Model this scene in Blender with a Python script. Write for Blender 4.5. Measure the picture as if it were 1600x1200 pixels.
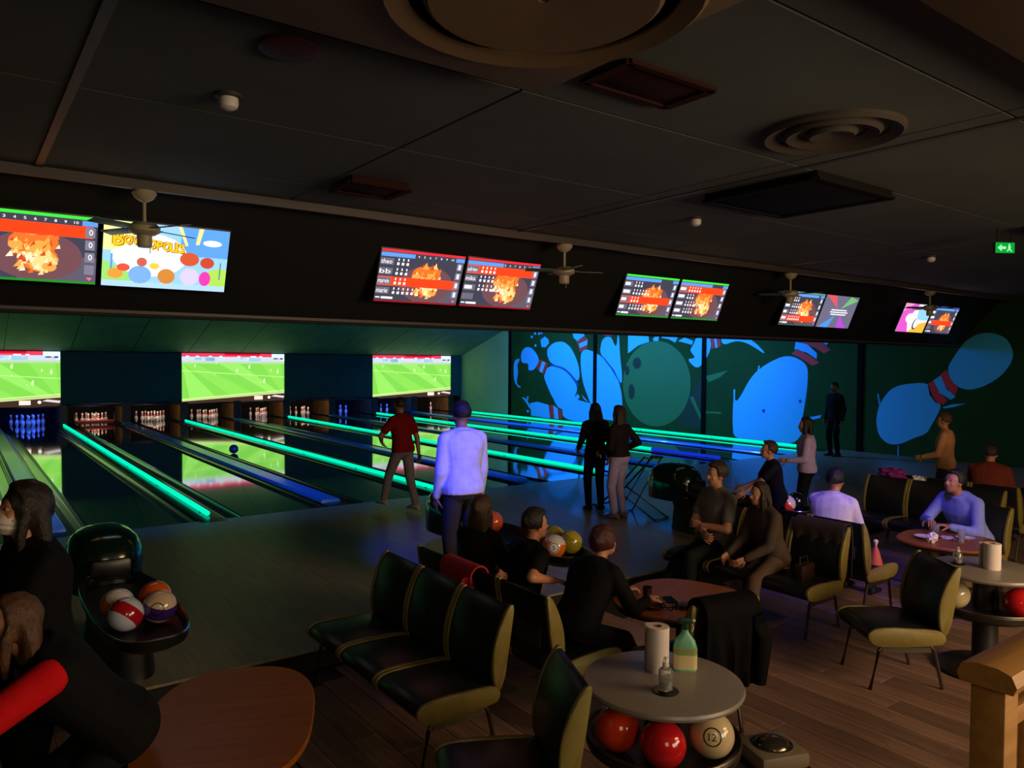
import bpy, bmesh, math, random
import numpy as np
from mathutils import Vector, Matrix, Quaternion, noise

for _o in list(bpy.data.objects):
    bpy.data.objects.remove(_o)
scene = bpy.context.scene
COL = scene.collection
PI = math.pi

# ------------------------------------------------------------------ camera
cam_d = bpy.data.cameras.new('camera')
cam = bpy.data.objects.new('camera', cam_d)
COL.objects.link(cam)
cam_d.sensor_width = 36.0
cam_d.lens = 1179.42 * 36.0 / 1600.0
cam_d.clip_start = 0.05
cam_d.clip_end = 200
_R = Matrix(((0.804883,0.012073,-0.593311),(-0.593399,0.027283,-0.804446),(0.006475,0.999555,0.029124)))
cam.matrix_world = Matrix.Translation((0, 0, 2.25)) @ _R.to_4x4()
scene.camera = cam

# ------------------------------------------------------------------ world, exposure, large lights
scene.view_settings.view_transform = 'Standard'
scene.view_settings.look = 'None'
scene.view_settings.exposure = 0.0
scene.view_settings.gamma = 1.0
scene.view_settings.use_curve_mapping = False
world = bpy.data.worlds.new('world')
scene.world = world
world.use_nodes = True
world.node_tree.nodes['Background'].inputs[0].default_value = (0.5, 0.42, 0.36, 1)
world.node_tree.nodes['Background'].inputs[1].default_value = 0.01


def aim(o, target):
    d = Vector(target) - Vector(o.location)
    o.rotation_euler = d.to_track_quat('-Z', 'Y').to_euler()


def area_light(name, loc, target, size, power, color, size_y=None, spread=PI):
    l = bpy.data.lights.new(name, 'AREA')
    l.energy = power
    l.color = color
    l.size = size
    if size_y:
        l.shape = 'RECTANGLE'
        l.size_y = size_y
    l.spread = spread
    o = bpy.data.objects.new(name, l)
    COL.objects.link(o)
    o.location = loc
    aim(o, target)
    return o


def spot_light(name, loc, target, power, color, angle=60, blend=0.6, radius=0.1):
    l = bpy.data.lights.new(name, 'SPOT')
    l.energy = power
    l.color = color
    l.spot_size = math.radians(angle)
    l.spot_blend = blend
    l.shadow_soft_size = radius
    o = bpy.data.objects.new(name, l)
    COL.objects.link(o)
    o.location = loc
    aim(o, target)
    return o


# unseen warm fill lights, assumed on the bar side and added to brighten the seating
area_light('assumed_warm_fill', (6.4, -2.0, 2.9), (5.6, 3.0, 0.2), 2.6, 260, (1.0, 0.66, 0.36))
area_light('assumed_warm_fill_low', (0.5, -1.8, 2.6), (1.5, 4.0, 0.4), 1.5, 24, (1.0, 0.70, 0.42))
# unseen soft fill, added to lift the dark ceiling and the approach
area_light('ambient_fill', (4.2, -3.4, 2.0), (3.4, 8.0, 2.9), 3.0, 110, (1.0, 0.86, 0.66), size_y=1.6)
# unseen black lights, assumed above the lanes, approach and seats for the blue glow
for _y in (14.2, 18.0, 22.0):
    area_light('assumed_black_light', (15.6, _y, 3.9), (18.75, _y + 0.3, 1.5), 0.25, 330, (0.08, 0.28, 1.0), size_y=2.6)
area_light('assumed_black_light_lanes', (7.0, 10.6, 4.0), (7.0, 14.5, 0.0), 14.0, 130, (0.02, 0.18, 1.0), size_y=0.2, spread=math.radians(110))  # added to brighten the blue divider caps
spot_light('assumed_black_light_spot', (2.4, 4.0, 3.6), (3.9, 6.4, 1.3), 900, (0.03, 0.05, 1.0), angle=22)  # added to tint the white sweatshirt blue
spot_light('assumed_black_light_spot', (6.0, 2.6, 3.6), (7.6, 4.0, 0.8), 330, (0.16, 0.10, 1.0), angle=40)


# ------------------------------------------------------------------ helpers
def lin(c):
    out = []
    for x in c[:3]:
        x = x / 255.0
        out.append(x / 12.92 if x <= 0.04045 else ((x + 0.055) / 1.055) ** 2.4)
    return tuple(out)


MATS = {}


def mat(name, rgb, rough=0.5, metal=0.0, var=0.0, scale=8.0, bump=0.0, bscale=60.0, coat=0.0, spec=0.5, emit=None, estr=0.0, trans=0.0, stretch=None, sheen=0.0):
    """procedural principled material; rgb are sRGB bytes; var gives a noise-driven tone variation"""
    if name in MATS:
        return MATS[name]
    m = bpy.data.materials.new(name)
    m.use_nodes = True
    nt = m.node_tree
    b = nt.nodes['Principled BSDF']
    c = lin(rgb)
    b.inputs['Base Color'].default_value = (*c, 1)
    b.inputs['Roughness'].default_value = rough
    b.inputs['Metallic'].default_value = metal
    b.inputs['Coat Weight'].default_value = coat
    b.inputs['Coat Roughness'].default_value = 0.08
    b.inputs['Specular IOR Level'].default_value = spec
    b.inputs['Transmission Weight'].default_value = trans
    b.inputs['Sheen Weight'].default_value = sheen
    if emit:
        b.inputs['Emission Color'].default_value = (*lin(emit), 1)
        b.inputs['Emission Strength'].default_value = estr
    if var or bump:
        tc = nt.nodes.new('ShaderNodeTexCoord')
        src = tc.outputs['Object']
        if stretch:
            mp = nt.nodes.new('ShaderNodeMapping')
            mp.inputs['Scale'].default_value = stretch
            nt.links.new(src, mp.inputs['Vector'])
            src = mp.outputs['Vector']
    if var:
        n = nt.nodes.new('ShaderNodeTexNoise')
        n.inputs['Scale'].default_value = scale
        n.inputs['Detail'].default_value = 4
        nt.links.new(src, n.inputs['Vector'])
        r = nt.nodes.new('ShaderNodeValToRGB')
        r.color_ramp.elements[0].position = 0.3
        r.color_ramp.elements[1].position = 0.7
        r.color_ramp.elements[0].color = (*[x * (1 - var) for x in c], 1)
        r.color_ramp.elements[1].color = (*[min(1, x * (1 + var)) for x in c], 1)
        nt.links.new(n.outputs['Fac'], r.inputs['Fac'])
        nt.links.new(r.outputs['Color'], b.inputs['Base Color'])
    if bump:
        n2 = nt.nodes.new('ShaderNodeTexNoise')
        n2.inputs['Scale'].default_value = bscale
        nt.links.new(src, n2.inputs['Vector'])
        bp = nt.nodes.new('ShaderNodeBump')
        bp.inputs['Strength'].default_value = bump
        bp.inputs['Distance'].default_value = 0.01
        nt.links.new(n2.outputs['Fac'], bp.inputs['Height'])
        nt.links.new(bp.outputs['Normal'], b.inputs['Normal'])
    MATS[name] = m
    return m


def wood_mat(name, rgb, rough=0.35, var=0.45, axis='Y', coat=0.0, spec=0.5, per_object=0.0):
    if name in MATS:
        return MATS[name]
    m = bpy.data.materials.new(name)
    m.use_nodes = True
    nt = m.node_tree
    b = nt.nodes['Principled BSDF']
    c = lin(rgb)
    tc = nt.nodes.new('ShaderNodeTexCoord')
    mp = nt.nodes.new('ShaderNodeMapping')
    mp.inputs['Scale'].default_value = {'X': (0.6, 9, 9), 'Y': (9, 0.6, 9), 'Z': (9, 9, 0.6)}[axis]
    nt.links.new(tc.outputs['Object'], mp.inputs['Vector'])
    n = nt.nodes.new('ShaderNodeTexNoise')
    n.inputs['Scale'].default_value = 2.2
    n.inputs['Detail'].default_value = 7
    n.inputs['Distortion'].default_value = 1.2
    nt.links.new(mp.outputs['Vector'], n.inputs['Vector'])
    r = nt.nodes.new('ShaderNodeValToRGB')
    r.color_ramp.elements[0].position = 0.32
    r.color_ramp.elements[1].position = 0.68
    r.color_ramp.elements[0].color = (*[x * (1 - var) for x in c], 1)
    r.color_ramp.elements[1].color = (*[min(1, x * (1 + var)) for x in c], 1)
    nt.links.new(n.outputs['Fac'], r.inputs['Fac'])
    col = r.outputs['Color']
    if per_object:
        oi = nt.nodes.new('ShaderNodeObjectInfo')
        mr = nt.nodes.new('ShaderNodeMapRange')
        mr.inputs['To Min'].default_value = 1 - per_object
        mr.inputs['To Max'].default_value = 1 + per_object
        nt.links.new(oi.outputs['Random'], mr.inputs['Value'])
        mx = nt.nodes.new('ShaderNodeVectorMath')
        mx.operation = 'SCALE'
        nt.links.new(col, mx.inputs[0])
        nt.links.new(mr.outputs['Result'], mx.inputs['Scale'])
        col = mx.outputs['Vector']
    nt.links.new(col, b.inputs['Base Color'])
    b.inputs['Roughness'].default_value = rough
    b.inputs['Coat Weight'].default_value = coat
    b.inputs['Coat Roughness'].default_value = 0.05
    b.inputs['Specular IOR Level'].default_value = spec
    MATS[name] = m
    return m


def emit_mat(name, rgb, strength):
    if name in MATS:
        return MATS[name]
    m = bpy.data.materials.new(name)
    m.use_nodes = True
    nt = m.node_tree
    nt.nodes.remove(nt.nodes['Principled BSDF'])
    e = nt.nodes.new('ShaderNodeEmission')
    e.inputs['Color'].default_value = (*lin(rgb), 1)
    e.inputs['Strength'].default_value = strength
    nt.links.new(e.outputs[0], nt.nodes['Material Output'].inputs[0])
    MATS[name] = m
    return m


def attr_mat(name, emission=None, rough=0.6):
    """colour from the mesh's print layer 'Col': a lit screen (emission) or flat paint"""
    if name in MATS:
        return MATS[name]
    m = bpy.data.materials.new(name)
    m.use_nodes = True
    nt = m.node_tree
    b = nt.nodes['Principled BSDF']
    a = nt.nodes.new('ShaderNodeVertexColor')
    a.layer_name = 'Col'
    if emission:
        nt.nodes.remove(b)
        e = nt.nodes.new('ShaderNodeEmission')
        e.inputs['Strength'].default_value = emission
        nt.links.new(a.outputs['Color'], e.inputs['Color'])
        nt.links.new(e.outputs[0], nt.nodes['Material Output'].inputs[0])
    else:
        nt.links.new(a.outputs['Color'], b.inputs['Base Color'])
        b.inputs['Roughness'].default_value = rough
    MATS[name] = m
    return m


def basis(d, up=(0, 0, 1)):
    d = Vector(d).normalized()
    u = Vector(up)
    if abs(d.dot(u)) > 0.95:
        u = Vector((0, 1, 0))
    x = d.cross(u).normalized()
    y = x.cross(d).normalized()
    return x, y, d


class MB:
    """collects shapes into one mesh"""

    def __init__(self):
        self.v, self.f, self.m = [], [], []

    def add(self, vs, fs, mi=0):
        o = len(self.v)
        self.v += [tuple(p) for p in vs]
        self.f += [tuple(i + o for i in f) for f in fs]
        self.m += [mi] * len(fs)
        return self

    def box(self, c, s, bev=0.0, rot=None, mi=0, seg=2):
        bm = bmesh.new()
        bmesh.ops.create_cube(bm, size=1.0)
        bmesh.ops.scale(bm, vec=s, verts=bm.verts)
        if bev:
            bmesh.ops.bevel(bm, geom=bm.edges[:], offset=bev, segments=seg, profile=0.5, affect='EDGES')
        M = Matrix.Translation(c) @ (rot.to_4x4() if rot else Matrix.Identity(4))
        bm.verts.index_update()
        self.add([M @ v.co for v in bm.verts], [[v.index for v in f.verts] for f in bm.faces], mi)
        bm.free()
        return self

    def loft(self, rings, mi=0, cap=True, closed=False):
        n = len(rings[0])
        vs = [p for r in rings for p in r]
        fs = []
        k = len(rings)
        for i in range(k if closed else k - 1):
            a, b = i * n, ((i + 1) % k) * n
            for j in range(n):
                j2 = (j + 1) % n
                fs.append((a + j, a + j2, b + j2, b + j))
        if cap and not closed:
            fs.append(tuple(reversed(range(n))))
            fs.append(tuple(range((k - 1) * n, k * n)))
        return self.add(vs, fs, mi)

    def cyl(self, a, b, ra, rb=None, n=14, mi=0, cap=True):
        rb = ra if rb is None else rb
        a, b = Vector(a), Vector(b)
        x, y, d = basis(b - a)
        R = []
        for c, r in ((a, ra), (b, rb)):
            R.append([c + (x * math.cos(2 * PI * i / n) + y * math.sin(2 * PI * i / n)) * r for i in range(n)])
        return self.loft(R, mi, cap)

    def capsule(self, a, b, ra, rb=None, n=10, mi=0, k=3):
        rb = ra if rb is None else rb
        a, b = Vector(a), Vector(b)
        if (b - a).length < 1e-5:
            b = a + Vector((0, 0, 1e-4))
        x, y, d = basis(b - a)
        R = []
        for i in range(k):
            t = (i + 0.35) / k * PI / 2
            R.append((a - d * ra * math.cos(t), ra * math.sin(t)))
        R.append((a, ra))
        R.append((b, rb))
        for i in reversed(range(k)):
            t = (i + 0.35) / k * PI / 2
            R.append((b + d * rb * math.cos(t), rb * math.sin(t)))
        rings = [[c + (x * math.cos(2 * PI * i / n) + y * math.sin(2 * PI * i / n)) * r for i in range(n)] for c, r in R]
        return self.loft(rings, mi)

    def tube(self, pts, r, n=8, mi=0, closed=False):
        pts = [Vector(p) for p in pts]
        rings = []
        k = len(pts)
        px = None
        for i, p in enumerate(pts):
            if closed:
                d = pts[(i + 1) % k] - pts[i - 1]
            else:
                d = pts[min(i + 1, k - 1)] - pts[max(i - 1, 0)]
            d.normalize()
            if px is None:
                x, y, _ = basis(d)
            else:
                x = (px - d * px.dot(d)).normalized()
                y = d.cross(x).normalized()
            px = x
            rr = r[i] if isinstance(r, (list, tuple)) else r
            rings.append([p + (x * math.cos(2 * PI * j / n) + y * math.sin(2 * PI * j / n)) * rr for j in range(n)])
        return self.loft(rings, mi, True, closed)

    def lathe(self, prof, c=(0, 0, 0), n=24, mi=0, cap=True, M=None):
        c = Vector(c)
        rings = []
        for r, z in prof:
            ring = [Vector((r * math.cos(2 * PI * i / n), r * math.sin(2 * PI * i / n), z)) for i in range(n)]
            rings.append([c + (M @ p if M else p) for p in ring])
        return self.loft(rings, mi, cap)

    def ell(self, c, r, M=None, nu=16, nv=10, mi=0, fn=None):
        c = Vector(c)
        vs, fs = [], []
        for j in range(nv + 1):
            t = PI * j / nv
            t = min(max(t, 0.02), PI - 0.02)
            for i in range(nu):
                a = 2 * PI * i / nu
                d = Vector((math.sin(t) * math.cos(a), math.sin(t) * math.sin(a), math.cos(t)))
                s = fn(d) if fn else 1.0
                p = Vector((d.x * r[0] * s, d.y * r[1] * s, d.z * r[2] * s))
                vs.append(c + (M @ p if M else p))
        for j in range(nv):
            for i in range(nu):
                i2 = (i + 1) % nu
                fs.append((j * nu + i, (j + 1) * nu + i, (j + 1) * nu + i2, j * nu + i2))
        fs.append(tuple(range(nu)))
        fs.append(tuple(reversed(range(nv * nu, nv * nu + nu))))
        return self.add(vs, fs, mi)

    def prism(self, poly, fn, d0, d1, mi=0):
        """poly of 2-D points; fn(a, b, depth) gives the 3-D point"""
        return self.loft([[Vector(fn(a, b, d0)) for a, b in poly], [Vector(fn(a, b, d1)) for a, b in poly]], mi)

    def mesh(self, name, mats=None, angle=35):
        me = bpy.data.meshes.new(name)
        me.from_pydata(self.v, [], self.f)
        bm = bmesh.new()
        bm.from_mesh(me)
        bmesh.ops.recalc_face_normals(bm, faces=bm.faces)
        bm.to_mesh(me)
        bm.free()
        if mats is not None:
            for m in (mats if isinstance(mats, (list, tuple)) else [mats]):
                me.materials.append(m)
            me.polygons.foreach_set('material_index', self.m)
        me.shade_smooth()
        me.set_sharp_from_angle(angle=math.radians(angle))
        me.update()
        return me

    def build(self, name, mats, parent=None, angle=35, loc=None):
        return link(name, self.mesh(name, mats, angle), parent, loc)


def link(name, data, parent=None, loc=None):
    o = bpy.data.objects.new(name, data)
    COL.objects.link(o)
    if parent:
        o.parent = parent
    if loc is not None:
        o.location = loc
    return o


def tag(o, label=None, cat=None, group=None, kind=None):
    if label:
        o['label'] = label
    if cat:
        o['category'] = cat
    if group:
        o['group'] = group
    if kind:
        o['kind'] = kind
    return o


def thing(name, label, cat, loc=(0, 0, 0), rz=0.0, group=None):
    o = bpy.data.objects.new(name, None)
    COL.objects.link(o)
    o.empty_display_size = 0.1
    o.location = loc
    o.rotation_euler = (0, 0, rz)
    return tag(o, label, cat, group)


def rot_z(a):
    return Matrix.Rotation(a, 3, 'Z')


def chaikin(pts, n=1):
    for _ in range(n):
        out = []
        for i, p in enumerate(pts):
            q = pts[(i + 1) % len(pts)]
            out.append((p[0] * 0.78 + q[0] * 0.22, p[1] * 0.78 + q[1] * 0.22))
            out.append((p[0] * 0.22 + q[0] * 0.78, p[1] * 0.22 + q[1] * 0.78))
        pts = out
    return pts


# text as flat faces
_TXT = {}


def text_faces(s):
    if s in _TXT:
        return _TXT[s]
    cu = bpy.data.curves.new('lettering', 'FONT')
    cu.body = s
    cu.resolution_u = 2
    o = bpy.data.objects.new('lettering', cu)
    COL.objects.link(o)
    dg = bpy.context.evaluated_depsgraph_get()
    me = bpy.data.meshes.new_from_object(o.evaluated_get(dg))
    vs = [(v.co.x, v.co.y) for v in me.vertices]
    fs = [tuple(p.vertices) for p in me.polygons]
    bpy.data.objects.remove(o)
    bpy.data.curves.remove(cu)
    bpy.data.meshes.remove(me)
    x0 = min(v[0] for v in vs); x1 = max(v[0] for v in vs)
    y0 = min(v[1] for v in vs); y1 = max(v[1] for v in vs)
    _TXT[s] = ([((a - x0), (b - y0)) for a, b in vs], fs, x1 - x0, y1 - y0)
    return _TXT[s]


class Art:
    """a flat printed or lit picture: coloured faces in unit coordinates (0..1, 0..1), one mesh"""

    def __init__(self, clip=True):
        self.v, self.f, self.c = [], [], []
        self.clip = clip

    def poly(self, pts, rgb, lay=1):
        if self.clip:
            for ax, lim, sg in ((0, 0.0, 1), (0, 1.0, -1), (1, 0.0, 1), (1, 1.0, -1)):
                out = []
                for i, p in enumerate(pts):
                    q = pts[i - 1]
                    ip, iq = (p[ax] - lim) * sg >= 0, (q[ax] - lim) * sg >= 0
                    if ip != iq:
                        t = (lim - q[ax]) / (p[ax] - q[ax])
                        out.append((q[0] + (p[0] - q[0]) * t, q[1] + (p[1] - q[1]) * t))
                    if ip:
                        out.append(p)
                pts = out
                if len(pts) < 3:
                    return self
        o = len(self.v)
        self.v += [(a, b, lay) for a, b in pts]
        self.f.append(tuple(range(o, o + len(pts))))
        self.c.append(lin(rgb))
        return self

    def rect(self, x0, y0, x1, y1, rgb, lay=1):
        return self.poly([(x0, y0), (x1, y0), (x1, y1), (x0, y1)], rgb, lay)

    def disc(self, x, y, rx, ry, rgb, lay=1, n=18, a0=0.0):
        return self.poly([(x + rx * math.cos(a0 + 2 * PI * i / n), y + ry * math.sin(a0 + 2 * PI * i / n)) for i in range(n)], rgb, lay)

    def text(self, s, x, y, h, w, rgb, lay=4, skew=0.0):
        vs, fs, tw, th = text_faces(s)
        sx, sy = w / tw, h / th
        o = len(self.v)
        self.v += [(x + a * sx + b * sy * skew, y + b * sy, lay) for a, b in vs]
        for f in fs:
            self.f.append(tuple(i + o for i in f))
            self.c.append(lin(rgb))
        return self

    def build(self, name, material, fn, parent=None):
        me = bpy.data.meshes.new(name)
        me.from_pydata([fn(*p) for p in self.v], [], self.f)
        a = me.color_attributes.new('Col', 'FLOAT_COLOR', 'CORNER')
        buf = []
        for p, c in zip(me.polygons, self.c):
            buf += [c[0], c[1], c[2], 1.0] * p.loop_total
        a.data.foreach_set('color', buf)
        me.materials.append(material)
        me.update()
        return link(name, me, parent)

# ================================================================== THE SETTING
XW = 18.75          # wall with the mural
YF = 11.0           # foul line
Y_MASK = 29.3       # masking above the pin decks
LX = [0.98 + 1.905 * k for k in range(-1, 10)]     # lane dividers
FLOOR = -0.15       # seating floor

M_BLACK = mat('black_paint', (14, 14, 15), 0.6, var=0.2)
M_CEIL = mat('ceiling_paint', (74, 78, 74), 0.85, var=0.12, scale=1.5)
M_CEIL2 = mat('ceiling_slope_paint', (104, 140, 116), 0.7, var=0.15, scale=1.2)
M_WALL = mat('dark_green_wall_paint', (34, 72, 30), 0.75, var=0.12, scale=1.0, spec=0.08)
M_DARKTRIM = mat('dark_joint', (9, 14, 9), 0.8, spec=0.05)
M_PLANK = wood_mat('floor_plank_wood', (134, 104, 88), 0.42, 0.35, 'Y', per_object=0.32)
M_UNDER = mat('floor_under', (30, 22, 18), 0.8)
M_APPR = wood_mat('approach_wood', (150, 140, 116), 0.36, 0.18, 'Y', coat=0.15)
M_LANE = wood_mat('lane_wood', (40, 36, 28), 0.05, 0.25, 'Y', coat=1.0)
M_GUT = mat('gutter_plastic', (26, 30, 30), 0.22, coat=0.3)
M_CAPDARK = mat('divider_cap_black', (10, 12, 12), 0.25, coat=0.3)
M_CAPBLUE = mat('divider_cap_blue', (44, 140, 240), 0.3, coat=0.3)
M_TUBE = emit_mat('cyan_tube_glow', (0, 226, 170), 1.5)
M_TUBE_B = emit_mat('blue_tube_glow', (20, 50, 220), 0.9)
M_FASCIA = mat('fascia_black', (12, 11, 11), 0.75, var=0.15)
M_STRIP = mat('cornice_grey', (76, 68, 66), 0.5)

# --- seating floor with laminate planks
fl = MB().box((8.3, 2.2, FLOOR - 0.1), (22.0, 6.84, 0.18)).build('floor', M_UNDER)
tag(fl, 'brown laminate plank floor of the seating area', kind='structure')
rnd = random.Random(4)
PW = 0.19
plank_me = {}
for L in (0.9, 1.25, 1.6):
    plank_me[L] = MB().box((0, L / 2, -0.006), (PW - 0.004, L - 0.004, 0.012), 0.002, seg=1).mesh('plank', M_PLANK)
n_plank = 0
x = 1.6
while x < 8.4:
    y = 1.2 + rnd.uniform(-1.2, 0.0)
    while y < 5.55:
        L = rnd.choice((0.9, 1.25, 1.6))
        if y + L > 5.6:
            L = 0.9
            if y + L > 5.62:
                break
        if y + L > 1.3 and n_plank < 300:
            p = link('plank', plank_me[L], fl, (x + PW / 2, y, 0.0))
            n_plank += 1
        y += L
    x += PW
rest = MB()
for x0, x1 in ((-1.8, 1.6), (8.39, XW)):
    x = x0
    while x < x1 - 0.05:
        y = -1.0 + rnd.uniform(0, 1.2)
        while y < 5.5:
            L = min(rnd.choice((0.9, 1.25, 1.6)), 5.6 - y)
            rest.box((x + PW / 2, y + L / 2, -0.006), (PW - 0.004, L - 0.004, 0.012))
            y += L
        x += PW
ro = rest.build('plank_field', M_PLANK, fl)
tag(ro, kind='stuff')
for o in list(fl.children):
    o.location.z += FLOOR

# --- approach: one step up, glossy boards
ap = MB().box((8.3, (5.6 + YF) / 2, -0.1), (22.0, YF - 5.6, 0.2)).build('floor_approach', M_APPR)
tag(ap, 'glossy dark approach floor before the foul line', kind='structure')
st = MB().box((8.3, 5.585, -0.085), (22.0, 0.03, 0.13)).build('trim_1', M_BLACK)
tag(st, 'black riser along the step up to the approach', kind='structure')
# --- raised platform the camera stands on
pf = MB().box((1.2, -1.3, 0.15), (7.8, 4.0, 0.6)).build('floor_platform', M_UNDER)
tag(pf, 'raised platform behind the wooden handrail', kind='structure')

# --- lanes
sub = MB().box((8.6, (YF + 31.6) / 2, -0.21), (21.0, 31.6 - YF, 0.1)).build('floor_lanes', M_BLACK)
tag(sub, 'dark bed under the lanes and gutters', kind='structure')
LANE_W = 1.05
GUT_W = 0.24
ORD = ['first', 'second', 'third', 'fourth', 'fifth', 'sixth', 'seventh', 'eighth', 'ninth', 'tenth']
lane_c = [(LX[k] + LX[k + 1]) / 2 for k in range(10)]
bed_me = MB().box((0, (YF + 30.6) / 2, -0.05), (LANE_W, 30.6 - YF, 0.10), 0.004, seg=1).mesh('lane_bed', M_LANE)
gp = []
for i in range(9):
    a = PI + PI * i / 8
    gp.append((GUT_W / 2 * math.cos(a) * 0.98, -0.015 + 0.075 * math.sin(a)))
gp2 = gp + [(p[0] * 1.0, -0.14) for p in (gp[-1], gp[0])]
gut_me = MB().loft([[(a, YF, b) for a, b in gp2], [(a, 30.6, b) for a, b in gp2]]).mesh('gutter', M_GUT)
for k, cx_ in enumerate(lane_c):
    ln = thing('bowling_lane', 'glossy bowling lane, %s from the mural wall' % ORD[9 - k], 'lane', (cx_, 0, 0), group='bowling lanes')
    link('lane_bed', bed_me, ln)
    for s in (-1, 1):
        link('gutter', gut_me, ln, (s * (LANE_W / 2 + GUT_W / 2), 0, 0))
CAP_W = 1.905 - LANE_W - 2 * GUT_W
n_t = n_b = 0


def cap_prof(w, h):
    return [(-w / 2, -0.14), (w / 2, -0.14), (w / 2, h * 0.35), (w * 0.40, h), (-w * 0.40, h), (-w / 2, h * 0.35)]


def divider_mesh(w, h, y0, y1, tip, m):
    b = MB()
    pr = cap_prof(w, h)
    pr0 = [(a * 0.92, min(z, -0.012)) for a, z in pr]
    b.loft([[(a, y0 - tip, z) for a, z in pr0], [(a, y0, z) for a, z in pr], [(a, y1, z) for a, z in pr]])
    return b.mesh('cap', m)


cap_dark = divider_mesh(CAP_W * 0.98, 0.015, YF + 0.05, 29.2, 0.35, M_CAPDARK)
cap_blue = divider_mesh(CAP_W * 0.86, 0.05, YF + 0.35, 29.2, 0.02, M_CAPBLUE)
skirt = divider_mesh(CAP_W * 0.98, 0.0, YF + 0.05, 29.2, 0.3, M_CAPDARK)
clip_me = MB().box((0, 0, 0), (0.05, 0.06, 0.06)).mesh('tube_clip', M_CAPDARK)
for k in range(11):
    X = LX[k]
    if k % 2 == 1:
        d = thing('lane_divider', 'flat blue-capped divider, %s of the blue ones from the mural wall' % ORD[(9 - k) // 2], 'lane divider', (X, 0, 0), group='blue lane dividers')
        link('skirt', skirt, d)
        link('cap', cap_blue, d)
        n_b += 1
    else:
        d = thing('lane_divider', 'black divider with a glowing cyan tube, %s of the tubes from the mural wall' % ORD[(10 - k) // 2], 'lane divider', (X, 0, 0), group='glowing tube dividers')
        link('cap', cap_dark, d)
        t = MB()
        y0 = 11.25
        if k == 8:
            t2 = MB()
            t2.capsule((0, y0, 0.055), (0, 13.35, 0.055), 0.036, n=12)
            t2.build('blue_light_tube', M_TUBE_B, d)
            y0 = 13.4
        t.capsule((0, y0, 0.055), (0, 29.0, 0.055), 0.036, n=12)
        t.build('light_tube', M_TUBE, d)
        for yy in np.arange(11.6, 29, 2.9):
            link('tube_clip', clip_me, d, (0, yy, 0.03))

# --- side and back walls
w = MB().box((XW + 0.1, 14.0, 1.9), (0.2, 36.0, 4.8)).build('wall_right', M_WALL)
tag(w, 'dark green wall painted with giant bowling pins', kind='structure')
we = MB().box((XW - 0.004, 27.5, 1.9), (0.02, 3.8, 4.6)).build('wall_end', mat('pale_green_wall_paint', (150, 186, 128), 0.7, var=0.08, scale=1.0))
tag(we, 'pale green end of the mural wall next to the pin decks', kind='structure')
for yy in (25.56, 20.32, 15.35, 10.30):
    s = MB().box((XW - 0.02, yy, 1.9), (0.05, 0.16, 4.0), 0.01).build('trim_%d' % (2 + int(yy)), M_DARKTRIM)
    tag(s, 'dark upright joint strip on the mural wall', kind='structure')
w = MB().box((8.3, 31.7, 1.9), (22.0, 0.2, 4.8)).build('wall_back', M_BLACK)
tag(w, 'black wall behind the pin machines', kind='structure')
w = MB().box((-2.6, 14.0, 1.9), (0.2, 36.0, 4.8)).build('wall_left', M_WALL)
tag(w, 'dark green side wall beyond the far lane', kind='structure')
w = MB().box((8.3, -3.9, 1.9), (22.0, 0.2, 4.8)).build('wall_front', mat('bar_wall', (90, 66, 46), 0.8, var=0.1))
tag(w, 'brown wall behind the bar side', kind='structure')

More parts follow.
